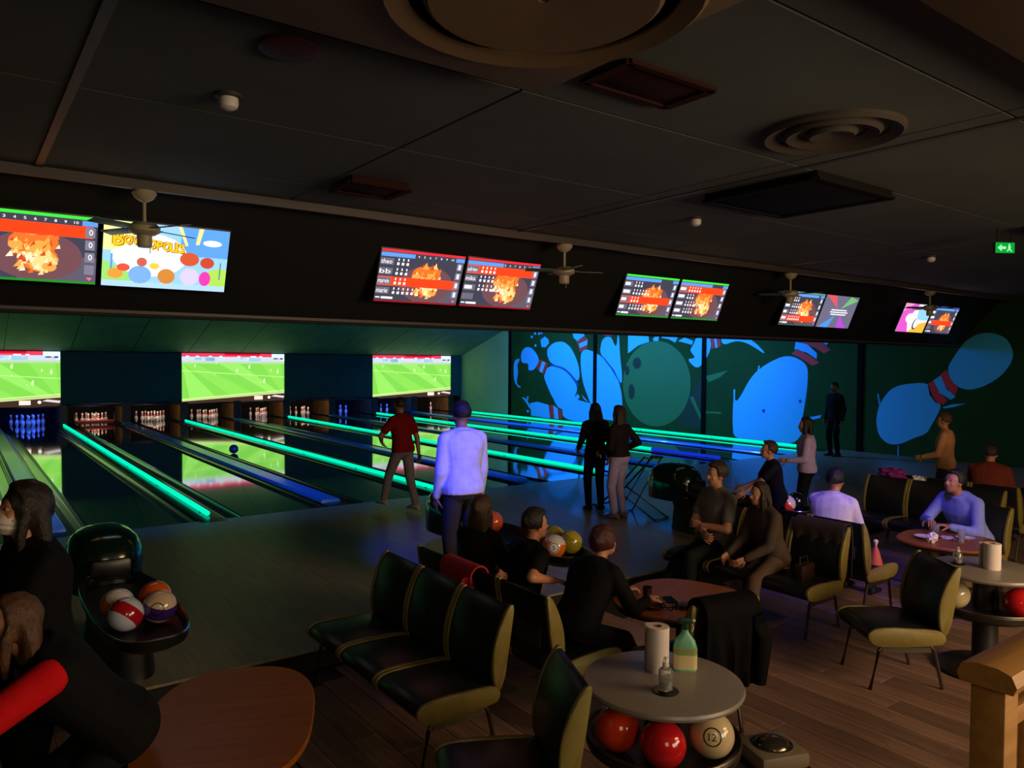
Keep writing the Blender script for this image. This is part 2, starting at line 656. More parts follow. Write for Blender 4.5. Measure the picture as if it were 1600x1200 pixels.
# --- mural
MURAL = [
('w',1,[(23.53,3.13),(23.26,3.27),(23.03,3.15),(22.99,3.00),(23.21,2.84),(23.46,2.85)]),
('w',1,[(23.10,2.78),(22.71,3.02),(22.14,3.06),(21.67,2.82),(21.25,2.22),(21.15,1.74),(21.28,1.53),(21.56,1.74),(22.12,2.03),(22.90,2.21),(23.10,2.53)]),
('w',1,[(21.63,3.49),(21.04,3.47),(20.91,3.23),(21.30,3.03),(21.53,3.18)]),
('r',1,[(21.35,3.03),(20.95,3.23),(20.73,3.11),(20.77,2.77),(21.16,2.64)]),
('w',2,[(21.21,2.95),(20.75,3.08),(20.78,2.90),(21.17,2.79)]),
('w',1,[(19.92,3.38),(19.46,3.36),(19.48,3.30),(19.91,3.32)]),
('r',1,[(19.91,3.31),(19.48,3.29),(19.46,3.18),(19.84,3.21)]),
('w',1,[(20.10,2.57),(20.00,3.03),(19.80,3.18),(19.49,3.16),(19.33,2.85),(19.22,2.85),(19.18,3.24),(19.11,3.19),(19.06,2.51),(18.93,1.79),(18.97,1.45),(19.49,2.12)]),
('w',2,[(21.12,2.52),(21.03,2.67),(20.81,2.75),(20.16,2.57),(19.49,2.12),(19.08,1.56),(18.92,1.06),(18.89,0.17),(20.30,0.24),(20.66,0.93),(20.97,1.45),(21.11,2.04)]),
('d',3,[(20.10,2.56),(19.83,2.41),(19.33,1.98),(18.97,1.45),(19.07,1.55),(19.49,2.03),(19.91,2.41)]),
('w',2,[(24.83,2.60),(24.56,2.86),(24.13,2.85),(23.76,2.59),(23.60,2.34),(23.71,2.14),(23.96,1.92),(24.33,1.91),(24.28,2.21),(24.77,2.20)]),
('r',2,[(23.61,2.37),(23.02,2.21),(23.24,1.74),(23.76,2.00)]),
('w',3,[(23.40,2.29),(23.20,2.24),(23.41,1.82),(23.60,1.90)]),
('w',2,[(23.34,1.74),(23.00,2.12),(22.12,2.05),(21.75,1.79),(21.24,1.32),(21.48,0.88),(20.92,0.80),(20.31,0.71),(20.30,-0.02),(22.10,0.07),(22.15,0.50),(22.30,0.67),(22.68,0.78),(23.09,1.33)]),
('d',3,[(22.98,2.17),(22.12,2.08),(21.61,1.80),(21.21,1.44),(21.25,1.32),(21.75,1.79),(22.17,2.00),(22.80,2.10)]),
('w',3,[(25.26,2.33),(24.88,2.41),(24.94,2.24),(25.07,2.14),(24.98,1.87),(25.11,1.34),(24.76,1.22),(24.92,1.17),(25.25,1.40),(25.32,1.87)]),
('w',2,[(24.16,0.59),(23.69,0.67),(22.98,0.57),(22.85,0.04),(24.10,0.08)]),
('r',2,[(23.00,0.58),(22.70,0.58),(22.62,0.05),(22.87,0.04)]),
('w',2,[(22.70,0.58),(22.41,0.46),(22.36,0.05),(22.62,0.05)]),
('r',3,[(22.43,0.47),(22.18,0.42),(22.14,0.05),(22.37,0.05)]),
('w',3,[(24.75,0.82),(24.48,0.77),(24.10,0.46),(24.15,0.33),(24.48,0.64)]),
('w',3,[(24.27,0.87),(24.32,0.64),(24.40,0.64),(24.38,0.84)]),
('w',3,[(22.68,0.78),(22.30,0.67),(22.12,0.44),(22.39,0.51)]),
('w',3,[(21.46,0.87),(21.28,1.08),(21.14,0.97),(21.28,0.84)]),
('w',3,[(21.05,1.06),(20.70,0.81),(20.61,0.75),(20.92,0.89)]),
('w',3,[(24.01,3.56),(24.03,3.52),(24.09,3.50),(24.14,3.52),(24.16,3.56),(24.14,3.61),(24.09,3.62),(24.04,3.60)]),
('w',3,[(23.80,3.39),(23.82,3.35),(23.87,3.34),(23.93,3.36),(23.95,3.40),(23.93,3.44),(23.88,3.45),(23.82,3.44)]),
('w',3,[(23.65,3.55),(23.67,3.51),(23.72,3.49),(23.77,3.51),(23.79,3.55),(23.77,3.59),(23.72,3.61),(23.67,3.59)]),
('w',3,[(23.55,3.39),(23.57,3.35),(23.62,3.33),(23.67,3.35),(23.69,3.39),(23.67,3.43),(23.62,3.45),(23.57,3.43)]),
('w',3,[(24.01,3.27),(24.03,3.23),(24.08,3.21),(24.13,3.23),(24.16,3.27),(24.14,3.31),(24.08,3.33),(24.03,3.31)]),
('w',3,[(23.39,3.41),(23.41,3.37),(23.46,3.36),(23.51,3.38),(23.54,3.42),(23.52,3.46),(23.47,3.47),(23.42,3.46)]),
('w',3,[(23.77,2.91),(23.79,2.87),(23.84,2.86),(23.89,2.87),(23.91,2.92),(23.89,2.96),(23.84,2.97),(23.79,2.95)]),
('w',3,[(24.24,0.26),(24.26,0.21),(24.31,0.19),(24.36,0.21),(24.39,0.25),(24.37,0.29),(24.31,0.31),(24.26,0.30)]),
('w',1,[(18.67,3.29),(17.74,3.27),(17.68,2.96),(18.18,2.84),(18.67,2.57)]),
('w',1,[(17.52,3.04),(17.34,3.20),(17.24,3.14),(17.27,2.97),(17.45,2.96)]),
('w',1,[(17.15,3.24),(16.36,3.21),(16.54,2.91),(16.82,3.03),(17.13,3.08)]),
('w',1,[(16.42,2.96),(16.15,3.07),(15.81,2.95),(15.85,2.83)]),
('g',2,[(15.88,1.60),(15.89,1.39),(15.94,1.18),(16.02,0.98),(16.13,0.79),(16.27,0.61),(16.44,0.46),(16.63,0.34),(16.84,0.24),(17.06,0.17),(17.30,0.14),(17.53,0.14),(17.77,0.17),(18.00,0.24),(18.21,0.35),(18.41,0.49),(18.57,0.66),(18.71,0.85),(18.81,1.06),(18.88,1.29),(18.90,1.52),(18.88,1.75),(18.83,1.98),(18.73,2.20),(18.60,2.40),(18.44,2.57),(18.25,2.72),(18.04,2.84),(17.81,2.92),(17.58,2.97),(17.34,2.98),(17.11,2.96),(16.88,2.91),(16.67,2.82),(16.48,2.70),(16.30,2.56),(16.16,2.40),(16.04,2.22),(15.96,2.02),(15.90,1.81)]),
('o',3,[(18.03,2.24),(18.04,2.16),(18.08,2.10),(18.15,2.06),(18.23,2.04),(18.30,2.05),(18.37,2.10),(18.42,2.16),(18.43,2.24),(18.42,2.31),(18.37,2.38),(18.31,2.42),(18.23,2.43),(18.15,2.42),(18.09,2.38),(18.04,2.31)]),
('o',3,[(18.58,1.99),(18.59,1.92),(18.61,1.87),(18.65,1.83),(18.70,1.82),(18.74,1.83),(18.78,1.87),(18.80,1.92),(18.81,1.98),(18.81,2.05),(18.78,2.10),(18.74,2.14),(18.70,2.15),(18.66,2.14),(18.62,2.10),(18.59,2.05)]),
('o',3,[(18.32,1.26),(18.33,1.16),(18.36,1.07),(18.41,1.01),(18.47,0.99),(18.53,1.01),(18.58,1.06),(18.61,1.15),(18.62,1.25),(18.61,1.35),(18.58,1.44),(18.53,1.50),(18.48,1.52),(18.42,1.50),(18.37,1.44),(18.33,1.36)]),
('o',3,[(16.43,0.23),(15.92,1.18),(15.36,1.90),(15.33,0.21)]),
('g',4,[(15.92,1.18),(15.76,1.19),(15.40,0.55),(15.49,0.50)]),
('g',3,[(15.30,1.85),(14.45,2.04),(14.75,1.82),(15.17,1.66)]),
('g',3,[(15.28,0.76),(14.67,0.77),(14.70,0.71),(15.28,0.70)]),
('w',3,[(15.81,2.80),(15.63,3.15),(15.18,3.14),(15.08,2.79),(15.23,2.44),(15.61,2.04),(16.06,2.38),(15.67,2.41),(15.94,2.65)]),
('r',3,[(15.18,3.13),(15.01,3.12),(14.93,2.75),(15.06,2.69)]),
('w',3,[(15.01,3.12),(14.91,3.12),(14.84,2.74),(14.93,2.71)]),
('r',3,[(14.92,3.13),(14.78,3.12),(14.72,2.79),(14.85,2.73)]),
('w',3,[(14.75,3.13),(14.07,3.09),(13.56,2.91),(13.18,2.58),(13.21,2.54),(13.53,2.73),(13.84,2.87),(14.18,2.93),(14.67,2.79)]),
('w',2,[(14.25,1.06),(14.22,1.18),(14.08,1.12),(13.62,1.88),(13.17,2.22),(12.61,2.46),(12.25,2.46),(11.89,2.28),(11.79,2.07),(11.82,1.49),(11.93,0.80),(11.98,0.69),(11.73,0.70),(11.91,0.38),(12.17,0.03),(12.81,-0.03),(14.20,-0.03),(14.26,0.48)]),
('w',3,[(14.24,1.46),(14.18,1.49),(14.18,1.09),(14.23,1.06)]),
('w',3,[(13.38,2.19),(13.33,2.19),(13.39,1.91),(13.44,1.91)]),
('r',3,[(12.32,2.53),(12.13,2.66),(11.78,2.49),(11.46,2.28),(11.66,2.20),(12.07,2.43)]),
('w',3,[(12.22,2.65),(12.19,2.86),(11.84,2.79),(11.54,2.54),(11.55,2.38),(11.84,2.56)]),
('r',3,[(12.11,2.88),(11.96,2.97),(11.54,2.95),(11.36,2.80),(11.14,2.63),(11.33,2.53),(11.58,2.68)]),
('w',3,[(11.56,2.96),(11.13,2.95),(11.27,2.75)]),
('w',3,[(11.95,0.68),(11.75,0.79),(11.38,0.88),(11.41,0.80),(11.75,0.70)]),
('d',3,[(13.12,0.89),(13.14,0.85),(13.18,0.83),(13.22,0.85),(13.24,0.89),(13.22,0.93),(13.18,0.94),(13.14,0.93)]),
('d',3,[(11.97,1.22),(11.98,1.18),(12.02,1.17),(12.05,1.18),(12.07,1.22),(12.06,1.25),(12.02,1.27),(11.98,1.26)]),
('w',2,[(9.88,0.78),(9.85,1.03),(9.79,1.27),(9.55,1.62),(9.27,1.76),(8.63,1.83),(8.58,1.61),(8.45,1.38),(8.31,1.29),(8.40,1.06),(8.52,0.82),(8.63,0.60),(8.92,0.47),(9.29,0.27),(9.57,0.26),(9.80,0.45)]),
('r',2,[(8.64,1.79),(8.51,1.88),(8.41,1.63),(8.18,1.42),(8.27,1.31),(8.45,1.35),(8.59,1.54)]),
('w',3,[(8.51,1.88),(8.34,2.00),(8.20,1.69),(8.00,1.51),(8.11,1.43),(8.37,1.59)]),
('r',3,[(8.35,2.02),(8.22,2.14),(8.11,1.89),(7.96,1.72),(8.00,1.55),(8.20,1.66)]),
('w',2,[(8.21,2.16),(8.04,2.48),(7.84,2.78),(7.60,2.95),(7.32,2.99),(7.01,2.88),(6.88,2.68),(6.83,2.47),(6.89,2.26),(7.07,2.00),(7.38,1.78),(7.69,1.67),(7.94,1.72),(8.11,1.88)]),
('w',3,[(9.86,1.50),(9.83,1.51),(9.76,1.15),(9.79,1.13)]),
('w',3,[(8.29,1.25),(8.06,1.33),(7.77,1.36),(8.06,1.26),(8.25,1.22)]),
('w',3,[(9.32,0.25),(9.30,0.25),(9.29,-0.01),(9.32,0.01)])]

MCOL = {'w': (66, 200, 248), 'r': (224, 50, 40), 'g': (46, 116, 52), 'd': (20, 74, 150), 'o': (16, 50, 22)}
art = Art(clip=False)
for c, lay, pts in MURAL:
    if len(pts) > 7:
        pts = chaikin(pts, 2)
    art.poly(pts, MCOL[c], lay + 0.6)
mu = art.build('mural_painting', attr_mat('mural_paint', rough=0.7), lambda a, b, l: (XW - 0.002 - 0.0012 * l, a, b))
tag(mu, 'wall painting of giant bowling pins flying from a green ball', 'mural')

# --- ceiling over the seating: plasterboard panels
CZ = 3.7
ce = MB().box((8.3, 1.75, CZ + 0.08), (22.0, 11.0, 0.1)).build('ceiling', M_BLACK)
tag(ce, 'dark grey panelled ceiling over the seats', kind='structure')
pm = MB().box((0, 0, 0), (2.385, 1.385, 0.03), 0.004, seg=1).mesh('ceiling_panel', M_CEIL)
for i in range(9):
    for j in range(8):
        link('ceiling_panel', pm, ce, (-1.2 + 2.4 * i + 0.05, -3.05 + 1.4 * j + (0.0), CZ + 0.015))
for i, X in enumerate((0.52, 5.05, 9.85)):
    b = MB().box((X, 2.6, CZ - 0.003), (0.05, 8.3, 0.012)).build('trim_%d' % (40 + i), M_STRIP)
    tag(b, 'pale cover strip along a ceiling joint', kind='structure')
co = MB()
co.prism([(0, 0), (0.14, 0), (0.14, -0.03), (0.05, -0.075), (0, -0.075)], lambda a, b, d: (d, 6.72 + a, CZ + b), -2.5, XW)
co = co.build('trim_50', M_STRIP)
tag(co, 'grey cornice where the ceiling meets the screen fascia', kind='structure')

# --- slanted black fascia carrying the monitors
fa = MB()
fa.prism([(7.08, CZ + 0.03), (7.96, 2.70), (7.96, 2.66), (8.15, 2.66), (8.15, 4.3), (7.08, 4.3)], lambda a, b, d: (d, a, b), -2.5, XW - 0.015)
fa = fa.build('beam_fascia', M_FASCIA)
tag(fa, 'black slanted bulkhead that carries the score monitors', kind='structure')
lip = MB().box((8.1, 7.94, 2.70), (21.2, 0.05, 0.03)).build('trim_51', M_STRIP)
tag(lip, 'thin grey lip under the screen bulkhead', kind='structure')

# --- ceiling over the lanes, sloping down to the masking
c2 = MB()
c2.prism([(8.05, 4.25), (24.0, 4.25), (29.35, 2.54), (29.35, 2.64), (24.1, 4.35), (8.05, 4.35)], lambda a, b, d: (d, a, b), -2.5, XW)
c2 = c2.build('ceiling_lanes', M_BLACK)
tag(c2, 'ceiling that slopes down to the pin deck screens', kind='structure')
sl = math.atan2(4.25 - 2.54, 29.35 - 24.0)
for i in range(12):
    xx = -1.55 + 1.87 * i
    p = MB().box((0, 0, 0), (1.845, 5.6, 0.02), rot=Matrix.Rotation(-sl, 3, 'X')).build('ceiling_panel', M_CEIL2, c2)
    p.location = (xx, 26.67, 3.385)
for i in range(4):
    p = MB().box((6.5 + 4 * 0, 0, 0), (20.6, 3.9, 0.02)).build('ceiling_panel', M_CEIL2, c2)
    p.location = (1.6, 10.1 + 3.95 * i, 4.235)
M_DLRING = mat('downlight_ring', (70, 84, 80), 0.3, metal=0.6)
for i, (xx, yy) in enumerate(((0.9, 25.6), (6.2, 25.9), (8.1, 25.3), (13.9, 25.6), (15.2, 25.6))):
    zz = 2.54 + (29.35 - yy) * math.tan(sl)
    d = MB()
    d.lathe([(0.10, 0.02), (0.10, -0.03), (0.075, -0.045), (0.06, -0.03), (0.055, 0.0)], n=16)
    d = d.build('downlight', M_DLRING)
    d.location = (xx, yy, zz - 0.012)
    d.rotation_euler = (-sl, 0, 0)
    tag(d, 'small unlit round downlight in the sloping ceiling, %s from the mural wall' % ORD[4 - i], 'downlight', 'downlights in the sloping ceiling')

# --- masking and pin decks
M_MASKP = mat('masking_panel_dark', (32, 84, 86), 0.6, var=0.1, spec=0.2)
M_KICK = mat('kickback_brown', (120, 88, 52), 0.55, var=0.25, scale=3)
M_KICKB = mat('kickback_end_dark', (30, 24, 18), 0.5)
for i, (xa, xb) in enumerate(((2.84, 6.64), (10.46, 14.26))):
    m = thing('masking_unit', ['dark blank masking panel beside the leftmost football picture', 'dark blank masking panel between the two further football pictures'][i], 'panel', (0, 0, 0), group='blank masking panels')
    MB().box(((xa + xb) / 2, 29.34, 1.62), (xb - xa - 0.02, 0.08, 1.76), 0.01).build('panel', M_MASKP, m)
    MB().box(((xa + xb) / 2, 29.30, 0.72), (xb - xa - 0.02, 0.06, 0.05), 0.01).build('lower_rail', M_CAPDARK, m)
kb_me = MB().box((0, 0, 0), (0.12, 2.3, 0.72), 0.01, seg=1).mesh('side_panel', M_KICK)
kn_me = MB().box((0, -1.17, 0.0), (0.26, 0.1, 0.72), 0.02, seg=1).mesh('front_post', M_KICKB)
for k in range(11):
    kk = thing('kickback_partition', 'brown upright partition between pin decks, %s from the mural wall' % ORD[min(9, 10 - k)], 'partition', (LX[k], 30.4, 0.36), group='pin deck partitions')
    if k == 0:
        kk['label'] = 'brown upright partition of the pin deck at the far side wall'
    link('side_panel', kb_me, kk)
    link('front_post', kn_me, kk)
rc = MB().box((8.6, 31.2, 0.4), (21.0, 0.06, 1.1)).build('pit_curtain', mat('pit_curtain', (20, 16, 14), 0.9, var=0.3))
tag(rc, 'dark hanging curtain behind the bowling pins', 'curtain')

# projected football pictures
M_SCREEN = attr_mat('projected_picture', emission=1.25)


def football_art(seed):
    r = random.Random(seed)
    a = Art()
    G1, G2, G3 = (138, 218, 86), (126, 210, 78), (148, 226, 98)
    a.rect(0, 0, 1, 1, G2, 0)
    for i in range(6):
        x0 = -0.5 + i * 0.42
        pts = [(x0, 0.80), (x0 + 0.20, 0.80), (x0 + 0.20 + 0.62, 0.10), (x0 + 0.62 - 0.05, 0.10)]
        q = [(min(1, max(0, p[0])), p[1]) for p in pts]
        if q[0][0] != q[1][0] or q[2][0] != q[3][0]:
            a.poly(q, G1 if i % 2 else G3, 1)
    a.rect(0, 0.79, 1, 0.86, (176, 210, 160), 2)
    a.rect(0, 0.83, 1, 0.95, (196, 214, 236), 2)
    for i in range(14):
        x = r.uniform(0, 0.95)
        a.rect(x, r.uniform(0.84, 0.88), x + r.uniform(0.03, 0.09), r.uniform(0.9, 0.93), r.choice(((120, 170, 214), (240, 244, 250), (150, 196, 226), (226, 200, 214))), 3)
    a.rect(0, 0.93, 0.87, 1, (238, 60, 92), 3)
    a.rect(0.4, 0.965, 0.75, 1, (206, 12, 40), 4)
    for i in range(9):
        x = r.uniform(0, 0.85)
        a.rect(x, 0.925, x + 0.03, 0.95, (250, 236, 240), 4)
    a.rect(0.87, 0.9, 1, 1, (214, 232, 246), 4)
    a.disc(0.91, 0.90, 0.03, 0.015, (70, 70, 110), 5, 8)
    a.disc(0.97, 0.9, 0.02, 0.02, (90, 90, 120), 5, 8)
    # touchline, lower margin
    a.poly([(0, 0.06), (1, 0.215), (1, 0.23), (0, 0.08)], (214, 252, 150), 5)
    a.poly([(0, 0), (1, 0), (1, 0.16), (0, 0.03)], (64, 44, 34), 5)
    a.poly([(0, 0.03), (1, 0.16), (1, 0.2), (0, 0.055)], (196, 206, 140), 5)
    a.rect(0.69, 0.035, 0.775, 0.115, (255, 226, 206), 6)
    a.disc(0.84, 0.08, 0.015, 0.03, (255, 250, 240), 6, 8)
    a.poly([(0.86, 0.1), (0.99, 0.06), (1, 0.1), (0.9, 0.13)], (214, 206, 210), 6)
    a.poly([(0.0, 0.64), (1, 0.5), (1, 0.512), (0, 0.655)], (190, 246, 140), 4)
    # players as pale figures
    for (x, y, s) in ((0.12, 0.74, 0.02), (0.32, 0.80, 0.016), (0.52, 0.64, 0.03), (0.64, 0.72, 0.034), (0.64, 0.56, 0.014), (0.79, 0.42, 0.036), (0.75, 0.39, 0.012), (0.93, 0.62, 0.034), (0.30, 0.57, 0.012), (0.86, 0.65, 0.02)):
        a.disc(x, y, s * 0.30, s * 1.1, (214, 244, 176), 6, 10)
        a.disc(x + s * 0.1, y + s * 1.3, s * 0.2, s * 0.4, (220, 236, 190), 6, 8)
    return a


def pix_plane(x0, x1, z0, z1, y):
    return lambda a, b, l: (x0 + a * (x1 - x0), y - 0.001 * l, z0 + b * (z1 - z0))


for i, (xa, xb) in enumerate(((-0.97, 2.84), (6.64, 10.46), (14.26, 18.16))):
    s = thing('projection_screen', ['wide football picture above the blue-lit pins at the edge of the hall', 'wide football picture between the two dark masking panels', 'wide football picture next to the green mural wall'][i], 'screen', (0, 0, 0), group='football pictures')
    MB().box(((xa + xb) / 2, 29.36, 1.59), (xb - xa - 0.02, 0.06, 1.84), 0.008).build('screen_board', M_CAPDARK, s)
    football_art(3).build('picture', M_SCREEN, pix_plane(xa + 0.01, xb - 0.01, 0.67, 2.5, 29.325), s)
mk = MB().box((18.45, 29.36, 1.6), (0.56, 0.08, 1.84), 0.01).build('masking_strip', M_MASKP)
tag(mk, 'narrow dark masking strip next to the mural wall', 'panel')

# pin deck lamps
M_LAMPW = emit_mat('deck_lamp_warm', (255, 214, 170), 2.0)
for k in range(10):
    blue = k in (1, 7, 8)
    lo = thing('pin_deck_lamp', 'slim %s lamp above the pins of the %s lane from the mural wall' % ('blue' if blue else 'warm', ORD[9 - k]), 'lamp', (lane_c[k], 29.2, 0.66), group='pin deck lamps')
    MB().box((0, 0, 0), (1.66, 0.06, 0.05), 0.01).build('housing', M_CAPDARK, lo)
    l = area_light('deck_light', (0, 0, 0), (0, 1, -0.5), 1.1, 14.0 if blue else 6.0, (0.02, 0.10, 1.0) if blue else (1.0, 0.72, 0.48), size_y=0.05)
    l.parent = lo
    l.location = (0, 0.05, -0.03)
    aim(l, (0, 0.75, -0.62))

# pins
pp = [(0.029, 0.0), (0.031, 0.01), (0.050, 0.07), (0.0605, 0.114), (0.056, 0.16), (0.040, 0.205), (0.026, 0.245), (0.0235, 0.27), (0.027, 0.30), (0.0325, 0.335), (0.030, 0.36), (0.020, 0.377), (0.005, 0.381)]
M_PIN = mat('pin_white', (236, 230, 226), 0.25, coat=0.4)
M_PINR = mat('pin_red_stripe', (190, 30, 34), 0.3)
pinb = MB()
pinb.lathe(pp, n=14)
pin_me = pinb.mesh('bowling_pin', [M_PIN, M_PINR])
for p in pin_me.polygons:
    zc = sum(pin_me.vertices[i].co.z for i in p.vertices) / len(p.vertices)
    if 0.225 < zc < 0.29 and len(p.vertices) == 4 and not (0.25 < zc < 0.262):
        p.material_index = 1
spots = []
for row in range(4):
    for j in range(row + 1):
        spots.append(((j - row / 2) * 0.305, 29.42 + row * 0.264))
stand = {0: range(10), 1: range(10), 2: range(10), 3: range(10), 4: [0, 1, 2, 3, 4, 5, 6, 7, 9], 5: [0, 2, 4, 5, 7, 8, 9], 6: [0, 1, 3, 4, 6, 8], 7: [1, 3, 6, 7], 8: [1, 3, 4, 6], 9: [2, 5, 9]}
for k in range(1, 10):
    cl = {1: 'blue-lit', 7: 'blue-lit', 8: 'blue-lit'}.get(k, 'white')
    for q in stand[k]:
        sx, sy = spots[q]
        o = link('bowling_pin', pin_me, None, (lane_c[k] + sx, sy, 0.001))
        row = 0 if q == 0 else 1 if q < 3 else 2 if q < 6 else 3
        nth = q - (0, 1, 3, 6)[row]
        where = (('head',), ('outer', 'wallward'), ('outer', 'middle', 'wallward'), ('outermost', 'outer', 'inner', 'wallward'))[row][nth]
        tag(o, '%s %s pin%s on the %s lane from the mural wall' % (cl, where, ('', ', second row,', ', third row,', ', back row,')[row], ORD[9 - k]), 'bowling pin', 'pins of the %s lane from the mural wall' % ORD[9 - k])
# red sweep bar before the pins of one lane
sw = thing('sweep_bar', 'red sweep bar lowered before the pins', 'sweep bar', (lane_c[2], 29.31, 0))
MB().box((0, 0, 0.10), (1.2, 0.03, 0.13), 0.01).build('bar', mat('sweep_red', (226, 74, 44), 0.4, emit=(226, 74, 44), estr=0.0), sw)
MB().box((0, -0.018, 0.105), (1.2, 0.012, 0.02), 0.004).build('edge_strip', M_KICKB, sw)
for s in (-1, 1):
    MB().box((s * 0.61, 0.1, 0.22), (0.03, 0.22, 0.4), 0.008).build('arm', M_CAPDARK, sw)

# ================================================================== SCORE MONITORS
M_LCD = attr_mat('lcd_picture', emission=1.35)
M_BEZ = mat('monitor_bezel', (8, 8, 9), 0.35)
_U = Vector((0, -0.22, 0.545)).normalized()
_N = Vector((0, -_U.z, _U.y)).normalized()
MROT = Matrix((Vector((1, 0, 0)), _U, _N)).transposed()


def fireball(a, x, y, s):
    O = [(226, 110, 40), (246, 160, 70), (255, 206, 130), (200, 70, 30), (255, 232, 190)]
    for k, (dx, dy, rx, ry, c) in enumerate(((0.02, -0.02, .13, .2, 0), (-.06, .2, .13, .17, 0), (.04, .22, .11, .16, 0), (-.14, .16, .05, .07, 1), (.04, -.05, .105, .16, 1), (.05, -.08, .085, .13, 2), (-.07, -.02, .06, .09, 4), (.02, .14, .07, .1, 1), (.09, -.13, .05, .075, 1))):
        a.disc(x + dx * s, y + dy * s, rx * s, ry * s, O[c], 1.5 + k * 0.12, 16)
    rr = random.Random(int(x * 1000))
    for k in range(70):
        t = rr.random()
        an = rr.uniform(0, 2 * PI)
        rad = rr.random() ** 0.6
        ex_, ey_ = x - 0.02 * s + math.cos(an) * 0.18 * s * rad + 0.02 * t, y + 0.08 * s + math.sin(an) * 0.34 * s * rad
        q = rr.uniform(0.5, 1.5)
        a.poly([(ex_ - .02 * s * q, ey_ - .03 * s * q), (ex_ + .022 * s * q, ey_ - .02 * s * q), (ex_ + .012 * s * q, ey_ + .055 * s * q)], O[rr.choice((0, 1, 2, 3, 4, 1, 2))], 2.75 + k * 0.003)


def score_art(bar, names, active, header=3, scores=True, seed=0, totals=None, digits=True):
    r = random.Random(seed)
    a = Art()
    a.rect(0, 0, 1, 1, (64, 62, 76), 0)
    a.rect(0.45, 0.02, 1, 0.4, (92, 84, 100), 0.5)
    a.disc(0.58, 0.38, 0.32, 0.36, (110, 72, 78), 1, 24)
    fireball(a, 0.58, 0.36, 1.0)
    a.rect(0, 0.955, 1, 1, bar, 3)
    a.rect(0, 0, 1, 0.035, tuple(int(c * 0.6) for c in bar), 3)
    a.rect(0, 0.865, 0.12 + 0.09 * header, 0.94, (92, 150, 226), 3)
    a.rect(0.89, 0.865, 1, 0.94, (92, 150, 226), 3)
    for i in range(10):
        if 0.22 + i * 0.068 > 0.12 + 0.09 * header and digits:
            a.text(str(i + 1), 0.22 + i * 0.068, 0.885, 0.04, 0.018 if i < 9 else 0.032, (250, 250, 250), 4)
    for i in range(4):
        y1 = 0.855 - i * 0.185
        y0 = y1 - 0.165
        if i == active:
            a.rect(0, y0 - 0.005, 0.97, y1 + 0.005, (226, 84, 62), 3.2)
            a.rect(0.16, y0, 0.93, y1, (252, 66, 26), 3.4)
        a.rect(0, y0 + 0.02, 0.155, y1 - 0.02, (104, 100, 116), 3.5)
        a.rect(0.915, y0 + 0.01, 0.985, y1 - 0.01, (122, 118, 136), 3.5)
        if totals:
            if i < len(totals):
                a.text(totals[i], 0.94, y0 + 0.045, 0.085, 0.028, (250, 250, 252), 4.2)
        else:
            a.rect(0.935, y0 + 0.035, 0.965, y1 - 0.035, (238, 236, 244), 4.2)
        nm = names[i] if i < len(names) else ''
        if nm and nm != '#':
            a.text(nm, 0.01, y0 + 0.04, 0.085, 0.125, (252, 250, 252), 4.2)
        elif nm == '#':
            a.rect(0.015, y0 + 0.05, 0.015 + r.uniform(0.08, 0.13), y1 - 0.045, (248, 246, 250), 4.2)
        if scores and nm:
            for j in range(r.randint(3, 6)):
                x = 0.20 + j * 0.055
                a.rect(x, y1 - 0.06, x + 0.014, y1 - 0.015, (246, 240, 244), 4.2)
                a.rect(x - 0.008, y0 + 0.025, x + 0.02, y0 + 0.075, (246, 240, 244), 4.2)
    a.rect(0.01, 0.07, 0.06, 0.095, (240, 240, 245), 4)
    a.rect(0.075, 0.06, 0.21, 0.10, (250, 250, 252), 4)
    a.poly([(0.93, 0.10), (0.975, 0.10), (0.953, 0.05)], (240, 110, 130), 4)
    return a


